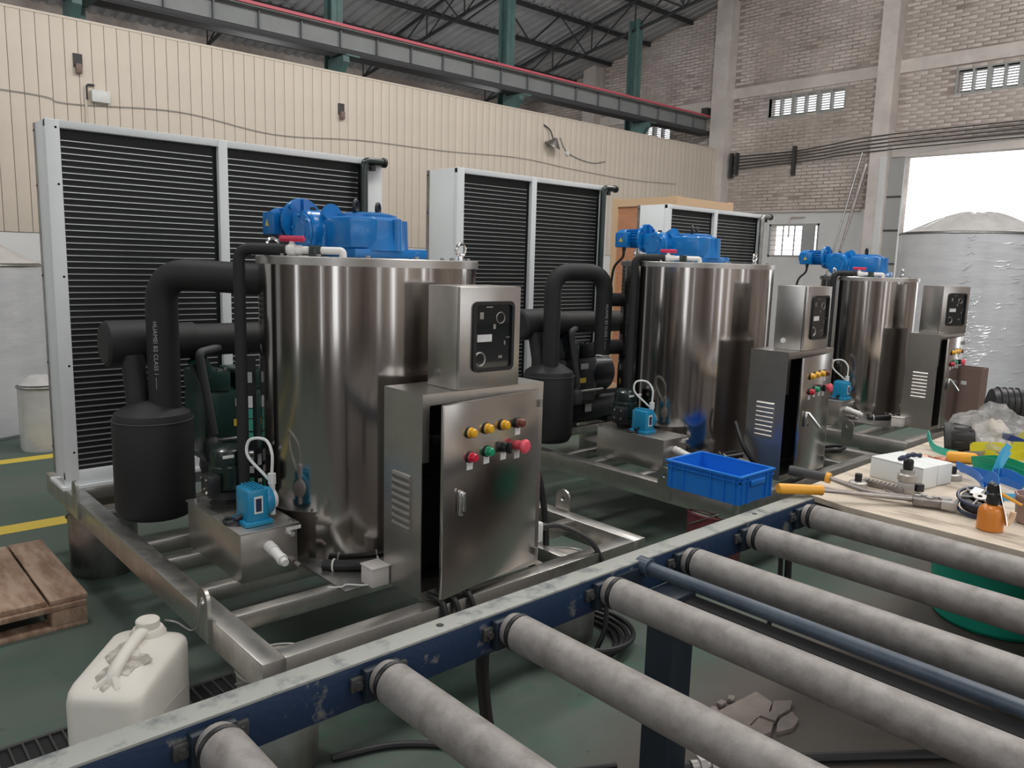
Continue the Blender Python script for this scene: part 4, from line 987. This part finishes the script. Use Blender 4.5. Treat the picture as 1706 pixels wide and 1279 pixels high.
# bolt cutter: two handles meeting in a riveted head
bc = thing('bolt_cutter', 'long bolt cutter with orange grip and black grip lying across the table corner', 'tool', (2.85, 1.15, ZT))
J = Vector((2.915, 1.045, ZT+.022))
a0, a1 = Vector((2.545, 1.375, ZT+.052)), Vector((2.690, 1.285, ZT+.042))
part('orange_grip', MB().tube([a0, a0.lerp(a1, .05), a0.lerp(a1, .9), a1], [.016, .0195, .018, .020], 16), 'grip_orange', bc, 'orange rubber grip')
part('lower_arm', MB().tube([a1, J+Vector((-.01, .012, .004))], [.012, .015], 10, flat=.6), 'tool_steel', bc)
b0, b1 = Vector((2.80, 1.475, ZT+.058)), Vector((2.865, 1.355, ZT+.045))
part('black_grip', MB().tube([b0, b0.lerp(b1, .06), b0.lerp(b1, .9), b1], [.017, .020, .018, .017], 16), 'grey_foam', bc, 'black foam grip')
part('collar', MB().tube([b1, b1.lerp(J, .05)], .0205, 14), 'grip_orange', bc, 'orange collar')
part('upper_arm', MB().tube(catmull([b1.lerp(J, .05), b1.lerp(J, .30)+Vector((-.012, -.01, -.006)), b1.lerp(J, .5)+Vector((-.012, -.012, -.008)), J+Vector((.012, .012, .004))], 5), .014, 10, flat=.6), 'tool_steel', bc)
hd_ = part('head', MB().box((2.935, 1.005, ZT+.022), (.055, .115, .026), rz=R(28), bev=.006), 'tool_steel', bc)
for k, (x, y) in enumerate(((2.925, 1.045), (2.945, 1.03), (2.93, 1.005), (2.955, .995), (2.965, .965))):
    part('rivet', MB().cyl((x, y, ZT+.034), (x, y, ZT+.041), .012 if k < 4 else .02, seg=14), 'fitting_grey', hd_)
part('jaw', MB().box((2.945, .945, ZT+.024), (.04, .05, .03), rz=R(20), bev=.004), 'fitting_grey', bc)

def wbox(x, y, rz, L_, W_, H_, label):
    t = thing('cardboard_box', label, 'box', (x, y, ZT), rz, group='white boxes on the table')
    T = FR[t.name]; FR[t.name] = Matrix()
    m_ = Matrix.Translation((0, 0, 0))
    part('carton', MB().bx(-L_/2, L_/2, -W_/2, W_/2, .001, H_, .002), 'box_white', t)
    part('seam', MB().bx(-L_/2+.002, L_/2-.002, -.001, .001, H_, H_+.0006).bx(-L_/2-.0008, -L_/2, -W_/2, W_/2, H_-.004, H_-.003), 'box_seam', t)
    return t
wbox(3.225, 1.215, R(-10), .10, .22, .085, 'white cardboard box behind the grey valve fitting, nearer of two')
wbox(3.335, 1.20, R(-10), .10, .22, .083, 'white cardboard box behind the first white box, farther of two')
t = thing('valve_fitting', 'grey metal valve fitting with black cap standing before the white boxes', 'fitting', (3.065, 1.135, ZT))
vx, vy = 3.07, 1.14
part('body', MB().box((vx, vy, ZT+.022), (.058, .058, .044), rz=.3, bev=.005).lathe([(.03, .044), (.034, .05), (.034, .07), (.026, .076), (.026, .09)], (vx, vy, ZT), seg=16), 'fitting_grey', t)
part('side_port', MB().box((vx+.03, vy-.035, ZT+.022), (.03, .024, .03), rz=-.6, bev=.003), 'black_metal', t)
part('cap', MB().lathe([(.016, .09), (.018, .095), (.018, .125), (.012, .13)], (vx, vy, ZT), seg=14), 'black_rubber', t)
part('wing_handle', MB().tube(catmull([(vx-.045, vy+.02, ZT+.132), (vx-.015, vy+.004, ZT+.142), (vx+.01, vy-.005, ZT+.146), (vx+.045, vy-.022, ZT+.142)]), [.006+.004*abs(math.sin(k*.45)) for k in range(25)], 10), 'reel_dark', t)
def disc(x, y, label):
    t = thing('union_nut', label, 'fitting', (x, y, ZT), group='ring fittings on the table')
    part('ring', MB().lathe([(.032, 0), (.034, .004), (.034, .022), (.028, .026), (.012, .026)], (x, y, ZT), seg=24, caps=False), 'fitting_grey', t)
    part('stem', MB().cyl((x, y, ZT+.004), (x, y, ZT+.055), .013, seg=12), 'black_rubber', t)
disc(2.985, 1.285, 'round metal ring with a black stem beside the ratchet bar')
disc(3.43, 1.10, 'round metal ring with a black stem right of the white boxes')
t = thing('ratchet_wrench', 'steel ratchet wrench bar lying in front of the white boxes', 'wrench', (3.05, 1.22, ZT))
part('bar', MB().box((3.05, 1.215, ZT+.012), (.03, .16, .022), rz=R(-3), bev=.004), 'tool_steel', t)
for k in range(9): part('tooth', MB().box((3.045+.0*k, 1.275-.016*k, ZT+.025), (.026, .006, .006)), 'fitting_grey', t)
t = thing('steel_pin', 'thin pointed steel pin lying beside the bolt cutter arms', 'tool', (2.98, 1.10, ZT))
part('pin', MB().tube([(3.015, 1.20, ZT+.008), (2.955, 1.075, ZT+.008)], [.003, .006], 8), 'tool_steel', t)
for k, (x, y, a) in enumerate(((3.655, 1.27, .4), (3.67, 1.235, 1.3))):
    t = thing('copper_elbow', ['small copper elbow on the table behind the white boxes, left one', 'small copper elbow on the table behind the white boxes, right one'][k], 'fitting', (x, y, ZT))
    q = Matrix.Rotation(a, 3, 'Z')
    pts = [Vector((x, y, ZT+.018))+q @ Vector(p) for p in ((-.03, 0, 0), (0, 0, 0), (0, .03, 0))]
    part('elbow', MB().tube(fillet(pts, .02), .016, 12), 'copper', t)
t = thing('screwdriver', 'tool with a pale orange wooden handle lying before the yellow straps', 'tool', (3.8, 1.18, ZT))
part('handle', MB().tube([(3.745, 1.235, ZT+.025), (3.75, 1.225, ZT+.025), (3.80, 1.14, ZT+.025), (3.805, 1.13, ZT+.025)], [.018, .025, .024, .016], 16), 'grip_orange', t)
part('ferrule', MB().tube([(3.805, 1.13, ZT+.025), (3.83, 1.08, ZT+.022)], .016, 12), 'black_metal', t)
part('blade', MB().tube([(3.83, 1.08, ZT+.022), (3.86, 1.02, ZT+.018)], .018, 10, flat=.6), 'copper', t)
t = thing('floor_lamp_cup', 'black ribbed plastic cap lying on its side at the table edge', 'cap', (3.96, 1.27, ZT))
t.name = 'ribbed_cap'; FR[t.name] = Matrix.Translation((3.96, 1.27, ZT))
ax_ = Vector((.35, -.9, .1))
part('body', MB().lathe([(.05, 0), (.066, .012), (.07, .03), (.060, .09), (.035, .12), (.01, .122)], (3.93, 1.31, ZT+.07), ax_, 24), 'black_rubber', t)
part('rim', MB().lathe([(.069, -.004), (.072, .004), (.07, .022), (.064, .022)], (3.93, 1.31, ZT+.07), ax_, 24, caps=False), 'grey_foam', t)
for k in range(12):
    a = 2*PI*k/12; q = Vector((0, 0, 1)).rotation_difference(ax_.normalized())
    p0 = Vector((3.93, 1.31, ZT+.07))+q @ Vector((.068*math.cos(a), .068*math.sin(a), .035)); p1 = Vector((3.93, 1.31, ZT+.07))+q @ Vector((.05*math.cos(a), .05*math.sin(a), .105))
    part('rib', MB().tube([p0, p1], .006, 6), 'black_metal', t)
# crumpled clear plastic bags
def bag(x, y, z, s, label, sx=1, sy=1, sz=.7, seed=1):
    rg = random.Random(seed); g = bmesh.new()
    bmesh.ops.create_icosphere(g, subdivisions=3, radius=s)
    off = [Vector((rg.uniform(-1, 1), rg.uniform(-1, 1), rg.uniform(-1, 1))).normalized() for _ in range(26)]
    for v in g.verts:
        n_ = v.co.normalized(); d = 1
        for k, o_ in enumerate(off): d += .09*(1 if k % 2 else -1)*max(0, 1-abs(n_.dot(o_))*7+.2*math.sin(k))
        d += rg.uniform(-.05, .05)
        v.co = Vector((v.co.x*sx, v.co.y*sy, v.co.z*sz))*d
        v.co.z = max(v.co.z+s*sz*.55, 0)
    mb = MB(); mb._add(g, Matrix.Translation((x, y, z)))
    return single('plastic_bag', mb, 'film_clear', label, 'bag', (x, y, z), 'clear plastic bags on the table', angle=12)
bag(4.20, 1.20, ZT, .15, 'crumpled clear plastic bag in front of the black power tool', 1.2, 1.0, .9, 3)
bag(4.02, 1.15, ZT, .085, 'small crumpled clear bag right behind the ribbed black cap', 1, 1.2, .7, 5)
bag(4.45, 1.38, ZT, .12, 'flattened clear plastic bag at the back edge of the table', 1.6, .7, .7, 9)
bag(4.5, 1.08, ZT, .11, 'crumpled clear bag beside the copper fittings', 1.2, .9, .6, 12)
# straps
def straps(name, mat_, label, runs, w, z0=.01):
    t = thing('strap_bundle', label, 'strap', (*runs[0][0][:2], ZT), group='coloured straps on the table')
    for r_ in runs: part('strap', MB().ribbon(catmull(r_, 6), w, .002, (0, 0, 1) if name == 'up' else None), mat_, t)
    return t
def S(x, y, z): return (x, y, ZT+z)
straps('flat', 'strap_yellow', 'tangle of flat yellow straps on the table', [
    [S(3.92, 1.20, .05), S(3.97, 1.10, .06), S(4.0, .98, .05), S(4.05, .85, .04)],
    [S(3.86, 1.06, .03), S(3.92, .99, .05), S(3.98, .90, .06), S(4.02, .78, .03)],
    [S(3.80, 1.02, .02), S(3.84, .95, .02), S(3.88, .85, .025), S(3.92, .72, .02)],
    [S(4.12, 1.09, .03), S(4.16, 1.03, .12), S(4.14, .96, .10), S(4.08, .90, .03)],
    [S(4.05, 1.02, .03), S(4.02, .96, .03), S(3.98, .9, .02), S(3.9, .8, .02)],
    [S(3.96, 1.16, .02), S(3.90, 1.10, .03), S(3.84, 1.04, .02), S(3.80, .96, .015)],
    [S(4.0, 1.05, .07), S(3.93, .98, .085), S(3.85, .9, .06), S(3.8, .78, .03)],
    [S(4.1, .98, .05), S(4.0, .92, .07), S(3.9, .84, .04), S(3.84, .74, .02)]], .042)
straps('flat', 'strap_green', 'bundle of green straps lying across the table', [
    [S(3.70, 1.12, .035), S(3.67, 1.05, .05), S(3.62, .96, .045), S(3.56, .82, .03)],
    [S(3.66, 1.10, .02), S(3.63, 1.0, .03), S(3.58, .9, .03), S(3.50, .78, .02)],
    [S(3.74, 1.12, .03), S(3.72, 1.02, .055), S(3.68, .92, .05), S(3.62, .8, .03)],
    [S(3.62, 1.06, .012), S(3.60, .98, .02), S(3.54, .88, .015), S(3.46, .76, .015)]], .036)
straps('flat', 'strap_teal', 'pale teal strap end sticking up at the table edge beside the ribbed cap', [
    [S(4.02, 1.42, .06), S(3.93, 1.36, .02), S(3.87, 1.29, .015), S(3.84, 1.22, .02)]], .035)
straps('flat', 'strap_blue', 'bright blue flat straps looping from the ring fitting to the oil can', [
    [S(3.58, 1.14, .03), S(3.50, 1.07, .035), S(3.42, 1.0, .03), S(3.33, .955, .01)],
    [S(3.60, 1.13, .015), S(3.56, 1.04, .02), S(3.52, .95, .02), S(3.46, .86, .02)],
    [S(3.42, .95, .06), S(3.40, .90, .075), S(3.36, .82, .06), S(3.33, .72, .04)],
    [S(3.36, .97, .02), S(3.33, .93, .07), S(3.30, .90, .03), S(3.28, .93, .01)]], .034)
straps('flat', 'strap_navy', 'dark navy strap crossing over the yellow straps', [
    [S(4.12, 1.13, .09), S(4.02, 1.02, .09), S(3.92, .90, .075), S(3.84, .80, .06)],
    [S(3.82, .93, .03), S(3.80, .89, .09), S(3.76, .86, .03)]], .03)
straps('flat', 'strap_sky', 'sky blue strap end standing among the green straps', [
    [S(3.60, 1.0, .02), S(3.62, .985, .10), S(3.64, .97, .14)],
    [S(3.40, .93, .02), S(3.43, .93, .10), S(3.46, .92, .15)],
    [S(3.36, .82, .012), S(3.30, .84, .012), S(3.26, .87, .012)]], .03)
# wire reel
t = thing('wire_reel', 'dark blue and black wire reel leaning beside the oil can', 'reel', (2.98, .88, ZT))
rc = Vector((2.985, .865, ZT+.045)); rx = Vector((-.25, -.1, .95)).normalized()
part('back_rim', MB().torus(rc-rx*.02, rx, .066, .006, 32, 8), 'reel_dark', t)
part('front_rim', MB().torus(rc+rx*.02, rx, .066, .006, 32, 8), 'reel_dark', t)
part('winding', MB().lathe([(.03, -.016), (.056, -.016), (.056, .016), (.03, .016)], rc, rx, 28, caps=False), 'black_rubber', t)
part('hub', MB().lathe([(.012, .018), (.022, .02), (.022, .026), (.008, .026)], rc, rx, 18, caps=False), 'fitting_grey', t)
qq = Vector((0, 0, 1)).rotation_difference(rx)
for k in range(6):
    a = 2*PI*k/6; u = qq @ Vector((math.cos(a), math.sin(a), 0))
    part('spoke', MB().tube([rc+rx*.021+u*.018, rc+rx*.021+u*.064], .004, 6), 'dull_steel', t)
part('label', MB().box(rc+rx*.024+qq @ Vector((.03, .02, 0)), (.05, .03, .002), rot=qq.to_matrix()), 'condenser_white', t)
# oil can
t = thing('oil_can', 'orange oil can with metal pump lever at the front edge of the table', 'can', (2.80, .80, ZT))
ox, oy = 2.845, .785
part('can', MB().lathe([(.035, 0), (.039, .003), (.039, .062), (.035, .074), (.024, .083), (.014, .086)], (ox, oy, ZT), seg=32), 'can_orange', t)
part('pump_head', MB().lathe([(.018, .088), (.02, .095), (.018, .12), (.012, .125), (.012, .15), (.004, .152)], (ox, oy, ZT), seg=16).box((ox+.005, oy+.01, ZT+.14), (.03, .02, .03), bev=.004), 'black_metal', t)
part('lever', MB().ribbon(catmull([(ox-.005, oy-.012, ZT+.155), (ox-.01, oy-.022, ZT+.12), (ox-.012, oy-.042, ZT+.06), (ox-.015, oy-.05, ZT+.03)]), .014, .003, (.6, .6, 0)), 'chrome', t)
part('hook', MB().tube(catmull([(ox-.01, oy-.05, ZT+.035), (ox, oy-.058, ZT+.05), (ox, oy-.062, ZT+.075)]), .009, 8), 'crate_batten', t)
part('spout', MB().tube([(ox+.01, oy-.012, ZT+.125), (ox+.03, oy-.075, ZT+.095)], [.007, .004], 8), 'brass' if 'brass' in MATS else 'grip_orange', t)
# brown tub
t = thing('cut_tub', 'brownish open plastic tub at the right edge of the table', 'tub', (3.03, .73, ZT))
M = Matrix.Translation((3.04, .70, ZT))
part('shell', MB().lathe([(.066, 0), (.070, .004), (.076, .085), (.080, .09), (.080, .098), (.074, .098), (.066, .008)], (3.05, .70, ZT), seg=8, caps=False).lathe([(.005, .004), (.066, .004)], (3.05, .70, ZT), seg=8, caps=False), 'tub_brown', t)
part('ridge', MB().torus((3.05, .70, ZT+.072), (0, 0, 1), .078, .004, 8, 6), 'tub_brown', t)
# power tool
t = thing('power_tool', 'black cordless power tool lying on the far end of the table', 'tool', (5.3, 1.48, ZT))
base = Vector((4.62, 1.36, ZT)); dirx = Vector((.58, -.815, 0)).normalized()
part('motor_housing', MB().lathe([(.03, 0), (.075, .02), (.085, .06), (.08, .18), (.06, .22)], base+Vector((0, 0, .16)), dirx, 20), 'black_metal', t)
part('grip', MB().tube(catmull([base+dirx*.10+Vector((0, 0, .12)), base+dirx*.16+Vector((0, 0, .05)), base+dirx*.20+Vector((0, 0, .01))]), .045, 12), 'black_rubber', t)
part('barrel', MB().cyl(base+dirx*.2+Vector((0, 0, .15)), base+dirx*.55+Vector((0, 0, .16)), .048, seg=18), 'black_metal', t)
part('top_bar', MB().cyl(base+dirx*.26+Vector((0, 0, .235)), base+dirx*.6+Vector((0, 0, .235)), .025, seg=12), 'black_metal', t)
for k in range(4): part('vent_rib', MB().torus(base+dirx*(.05+.03*k)+Vector((0, 0, .16)), dirx, .083, .006, 20, 6), 'black_rubber', t)
part('name_plate', MB().box(base+Vector((-.02, -.055, .155)), (.05, .008, .026), rz=R(-55)), 'label_white', t)
t = thing('storage_bin', 'grey translucent plastic bin behind the copper fittings at the right edge', 'bin', (4.95, 1.05, ZT))
g = MB(); x0, x1, y0, y1 = 4.72, 5.0, .75, 1.06
g.bx(x0, x1, y0, y1, ZT+.001, ZT+.006).bx(x0, x0+.004, y0, y1, ZT+.006, ZT+.16).bx(x1-.004, x1, y0, y1, ZT+.006, ZT+.16).bx(x0+.004, x1-.004, y0, y0+.004, ZT+.006, ZT+.16).bx(x0+.004, x1-.004, y1-.004, y1, ZT+.006, ZT+.16)
part('walls', g, 'film_wrap_pale', t)
part('rim', MB().bx(x0-.008, x0, y0-.008, y1+.008, ZT+.145, ZT+.16).bx(x0-.008, x1+.008, y1, y1+.008, ZT+.145, ZT+.16), 'film_wrap', t)
part('label', MB().box((x0-.001, .92, ZT+.10), (.002, .10, .05)), 'ink', t)
rg = random.Random(4)
for k in range(14):
    x, y, z = 4.42+rg.uniform(0, .14), 1.02+rg.uniform(-.1, .08), ZT+.02+.022*(k // 5)
    a = rg.uniform(0, PI); q = Matrix.Rotation(a, 3, 'Z'); c_ = Vector((x, y, z))
    pts = [c_+q @ Vector(p) for p in ((-.045, 0, 0), (0, 0, .004), (.01, .04, .006))]
    single('copper_elbow', MB().tube(fillet(pts, .025), .013, 10), 'copper', 'copper elbow in the heap of copper fittings at the right edge of the table', 'fitting', (x, y, ZT), 'copper fittings heaped on the table')
# brown file bin hung on the farthest cabinet door
t = thing('document_bin', 'tall brown document bin standing beside the farthest control cabinet door', 'bin', (6.98, 2.25, .46))
g = MB(); x0, x1, y0, y1, z1 = 6.93, 7.09, 2.10, 2.36, .92
for q in ((x0, x0+.008, y0, y1), (x1-.008, x1, y0, y1), (x0, x1, y0, y0+.008), (x0, x1, y1-.008, y1)): g.bx(q[0], q[1], q[2], q[3], .453, z1)
g.bx(x0, x1, y0, y1, .452, .46)
part('shell', g, 'bin_brown', t)
part('slot', MB().bx(x0-.002, x0, 2.20, 2.24, .78, .81), 'label_white', t)

# ------------------------------------------------------------------ blue crate on the middle skid
t = thing('plastic_crate', 'empty blue plastic crate on the front corner of the middle skid', 'crate', (3.67, 2.30, .456))
x0, x1, y0, y1, z0, z1 = 3.50, 3.815, 2.10, 2.55, .452, .605
cr = MB()
cr.bx(x0, x1, y0, y1, z0, z0+.006)
cr.bx(x0, x0+.006, y0, y1, z0+.006, z1-.002).bx(x1-.006, x1, y0, y1, z0+.006, z1-.002).bx(x0+.006, x1-.006, y0, y0+.006, z0+.006, z1-.002).bx(x0+.006, x1-.006, y1-.006, y1, z0+.006, z1-.002)
part('shell', cr, 'crate_blue', t)
rm = MB().bx(x0-.012, x0+.007, y0-.012, y1+.012, z1-.01, z1).bx(x1-.007, x1+.012, y0-.012, y1+.012, z1-.01, z1).bx(x0+.007, x1-.007, y0-.012, y0+.007, z1-.01, z1).bx(x0+.007, x1-.007, y1-.007, y1+.012, z1-.01, z1)
part('rim', rm, 'crate_blue', t)
part('ledge', MB().bx(x0-.008, x1+.008, y0-.008, y0, z1-.035, z1-.029).bx(x0-.008, x0, y0-.008, y1+.008, z1-.035, z1-.029), 'crate_blue', t)
for u in (.06, .24, .62, .80, .94):
    y = y0+(y1-y0)*(1-u); part('rib', MB().bx(x0-.010, x0, y-.003, y+.003, z0, z1-.01), 'crate_blue', t)
for u in (.06, .22, .78, .94):
    x = x0+(x1-x0)*u; part('rib', MB().bx(x-.003, x+.003, y0-.010, y0, z0, z1-.01), 'crate_blue', t)
part('handle', MB().bx(x0+.09, x1-.09, y0-.014, y0-.002, z1-.065, z1-.034, .003), 'crate_blue', t)

# ------------------------------------------------------------------ jerrycan
JC = Vector((.70, 2.53, 0)); ja = R(-46)
jt = thing('jerrycan', 'white plastic jerrycan with dirty top standing on the drain grating', 'jerrycan', JC, ja)
FR[jt.name] = Matrix()   # modelled in its own axes: x across, y along (handle axis), z up
Wj, Lj, Hs = .245, .345, .335
def rrect(w, l, c, n_=5):
    o_ = []
    for qx, qy, a0 in ((1, 1, 0), (-1, 1, 90), (-1, -1, 180), (1, -1, 270)):
        for k in range(n_+1):
            a = R(a0+90*k/n_); o_.append((qx*(w/2-c)+c*math.cos(a), qy*(l/2-c)+c*math.sin(a)))
    return o_
def jup(y):
    u = max(0, min(1, (y+Lj/2)/(.62*Lj))); return .055*u*u*(3-2*u)
jb_ = MB(); rows = []
for z, s, c in ((.012, .93, .04), (.024, .985, .045), (.05, 1, .045), (.17, 1.0, .045), (Hs-.03, 1, .045), (Hs-.010, .985, .05), (Hs, .95, .055)):
    rows.append([jb_.bm.verts.new((x*s, y*s, z+(jup(y*s) if z > .2 else 0))) for x, y in rrect(Wj, Lj, c)])
# sloped shoulder rising to the rear
for s, dz, sh in ((.86, .012, 0), (.55, .030, .02), (.15, .040, .05)):
    rows.append([jb_.bm.verts.new((x*s, y*s+sh, Hs+dz*.5+jup(y*s+sh))) for x, y in rrect(Wj, Lj, .055)])
for a, b in zip(rows, rows[1:]):
    for j in range(len(a)): jb_.bm.faces.new((a[j], a[(j+1) % len(a)], b[(j+1) % len(a)], b[j]))
jb_.bm.faces.new(rows[0][::-1]); jb_.bm.faces.new(rows[-1])
part('body', jb_, 'jug_white', jt, angle=50)
hp_ = [(0, -.11, Hs+.005), (0, -.09, Hs+.040), (0, -.03, Hs+.068), (0, .04, Hs+.088), (0, .09, Hs+.092)]
part('handle', MB().tube(catmull(hp_), .021, 14, flat=.75), 'jug_white', jt)
part('handle_root', MB().tube([(-.035, -.125, Hs+.005), (-.006, -.10, Hs+.035)], [.016, .01], 8).tube([(.035, -.125, Hs+.005), (.006, -.10, Hs+.035)], [.016, .01], 8), 'jug_white', jt)
part('neck', MB().lathe([(.055, Hs+.04), (.056, Hs+.075), (.046, Hs+.092), (.03, Hs+.095)], (0, .115, 0), seg=28), 'jug_white', jt)
part('cap', MB().lathe([(.036, Hs+.090), (.037, Hs+.094), (.037, Hs+.118), (.033, Hs+.122), (.004, Hs+.123)], (0, .115, 0), seg=28), 'jug_white', jt)
def jtop(x, y):
    q = max(abs(x)/(Wj/2), abs(y)/(Lj/2), .001)
    dz = .04-(.01*(q-.15)/.40 if q > .15 else 0) if q < .55 else .03-.018*(q-.55)/.31
    return Hs+dz*.5+jup(y)+.002
dg_ = MB(); nr, na = 7, 28; c0 = dg_.bm.verts.new((0, -.05, jtop(0, -.05))); prev = None
for k in range(1, nr+1):
    row = []
    for j in range(na):
        a = 2*PI*j/na; rr_ = (k/nr)*(.06+.018*math.sin(3*a+1)+.012*math.sin(7*a))
        x, y = rr_*math.cos(a), -.045+rr_*1.25*math.sin(a); row.append(dg_.bm.verts.new((x, y, jtop(x, y)-.0012*(k == nr))))
    for j in range(na):
        if prev: dg_.bm.faces.new((prev[j], prev[(j+1) % na], row[(j+1) % na], row[j]))
        else: dg_.bm.faces.new((c0, row[j], row[(j+1) % na]))
    prev = row
part('dirt', dg_, 'dirt_film', jt, 'grey dirt caked round the handle root')
part('side_label', MB().box((Wj/2-.0002, .05, .15), (.002, .16, .16)), 'beige_plastic', jt, 'peeling paper label')
single('tie_wire', MB().tube(catmull([(.84, 2.62, .432), (.87, 2.59, .425), (.90, 2.56, .40), (.915, 2.53, .42), (.925, 2.53, .49), (.932, 2.53, .505)]), .003, 6), 'dull_steel', 'thin wire from the jerrycan cap to the lifting lug', 'wire', (.88, 2.58, .40))

# ------------------------------------------------------------------ pallet
pt_ = thing('wooden_pallet', 'worn wooden pallet on the floor left of the nearest skid', 'pallet', (.4, 4.2, 0))
px1, py0, py1 = .875, 3.74, 4.62
xx_ = px1
for k, w_ in enumerate((.16, .25, .17, .24, .2)):
    part('deck_board', MB().bx(xx_-w_+.008, xx_, py0+.006*(k % 2), py1-.012*(k % 3), .112, .135+.002*(k % 2), .003), 'pallet_wood', pt_); xx_ -= w_+(.004 if k != 1 else .03)
for y in (py0+.035, (py0+py1)/2, py1-.035):
    part('stringer', MB().bx(-.25, px1-.01, y-.05, y+.05, .088, .112, .002), 'pallet_wood', pt_)
    for x in (px1-.08, .32, -.16): part('block', MB().bx(x-.07, x+.07, y-.05, y+.05, .020, .088, .003), 'pallet_wood', pt_)
    part('bottom_board', MB().bx(-.25, px1-.01, y-.05, y+.05, 0, .020, .002), 'pallet_wood', pt_)

# ------------------------------------------------------------------ wrapped tanks and crate in the background
def wrapped(x, y, r, h, dome, label, m_='film_wrap', cap='film_wrap_pale', seed=1, bands=True):
    t = thing('wrapped_tank', label, 'tank', (x, y, 0), group='tanks wrapped in film')
    rg = random.Random(seed)
    part('shell', MB().lathe([(r*.97, .0), (r, .03), (r, h-.03), (r-.03, h)], (x, y, 0), seg=72, wav=lambda a: .003*math.sin(9*a)+.002*math.sin(23*a)), m_, t)
    part('top_rim', MB().torus((x, y, h-.02), (0, 0, 1), r, .012, 64, 8), 'dull_steel', t)
    g = MB(); n_ = 48; prev = None
    rows = []
    for k in range(9):
        u = k/8; row = []
        for j in range(n_):
            a = 2*PI*j/n_
            fold = (math.sin(7*a+seed)+.6*math.sin(17*a))*.035*r*(1-u)*u*4
            rad = r*(1-u)*.99+.05*u
            row.append(g.bm.verts.new((x+rad*math.cos(a), y+rad*math.sin(a), h+dome*(math.sin(u*PI/2)**1.3)+fold*.5)))
        rows.append(row)
    for a, b in zip(rows, rows[1:]):
        for j in range(n_): g.bm.faces.new((a[j], a[(j+1) % n_], b[(j+1) % n_], b[j]))
    g.bm.faces.new(rows[-1])
    part('top_cover', g, cap, t, 'pale crumpled plastic top cover', angle=25)
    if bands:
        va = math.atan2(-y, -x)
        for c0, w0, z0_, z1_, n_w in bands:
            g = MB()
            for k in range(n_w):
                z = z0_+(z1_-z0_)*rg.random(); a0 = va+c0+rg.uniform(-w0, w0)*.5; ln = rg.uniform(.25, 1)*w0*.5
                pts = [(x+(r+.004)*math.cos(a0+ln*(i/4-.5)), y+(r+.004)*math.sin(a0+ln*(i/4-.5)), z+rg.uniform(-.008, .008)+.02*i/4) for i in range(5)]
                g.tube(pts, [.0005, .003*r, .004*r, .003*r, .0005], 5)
            q = part('wrinkle_glints', g, 'film_glint', t); q['kind'] = 'stuff'  # wrinkles as pale ridges, their glints put into the colour
    return t
wrapped(12.34, 4.02, .96, 2.22, .30, 'large grey film wrapped tank with a pale dome in front of the gate', seed=2,
        bands=[(.55, .5, 1.2, 2.1, 26), (-.05, .12, 1.5, 2.15, 26), (.05, .16, .9, 1.5, 36), (.14, .3, .1, 1.0, 90), (.6, .5, .1, 1.0, 10)])
wrapped(1.0, 8.62, .77, 1.52, .27, 'tall grey film wrapped tank at the left edge by the cream wall', seed=5, cap='film_wrap_pale',
        bands=[(-.2, .7, .3, 1.3, 60), (.1, .5, .1, 1.0, 20)])
wrapped(1.47, 7.42, .17, .55, .07, 'small pale film wrapped cylinder on the floor beside the nearest condenser', 'film_wrap_pale', seed=8,
        bands=[(0, 1.2, .05, .5, 24)])
t = thing('plywood_crate', 'tall orange plywood crate with pale battens behind the middle condensers', 'crate', (7.4, 6.2, 0))
kx0, kx1, ky0, ky1, kz = 7.55, 8.7, 5.6, 6.55, 2.45
part('panels', MB().bx(kx0+.02, kx1-.02, ky0+.02, ky1-.02, .10, kz-.02), 'crate_ply', t)
bt_ = MB()
for x in (kx0, kx1-.09):
    part('batten', MB().bx(x, x+.09, ky0-.005, ky0+.02, .1, kz), 'crate_batten', t)
for z in (.1, 1.2, kz-.10):
    part('batten', MB().bx(kx0+.09, kx1-.09, ky0-.003, ky0+.02, z, z+.09), 'crate_batten', t)
    part('batten', MB().bx(kx0-.003, kx0+.02, ky0+.11, ky1-.09, z, z+.09), 'crate_batten', t)
for y in (ky0+.02, ky1-.09): part('batten', MB().bx(kx0-.005, kx0+.02, y, y+.09, .1, kz), 'crate_batten', t)
for y in (ky0+.1, (ky0+ky1)/2, ky1-.1): part('skid', MB().bx(kx0, kx1, y-.05, y+.05, 0, .1), 'crate_batten', t)
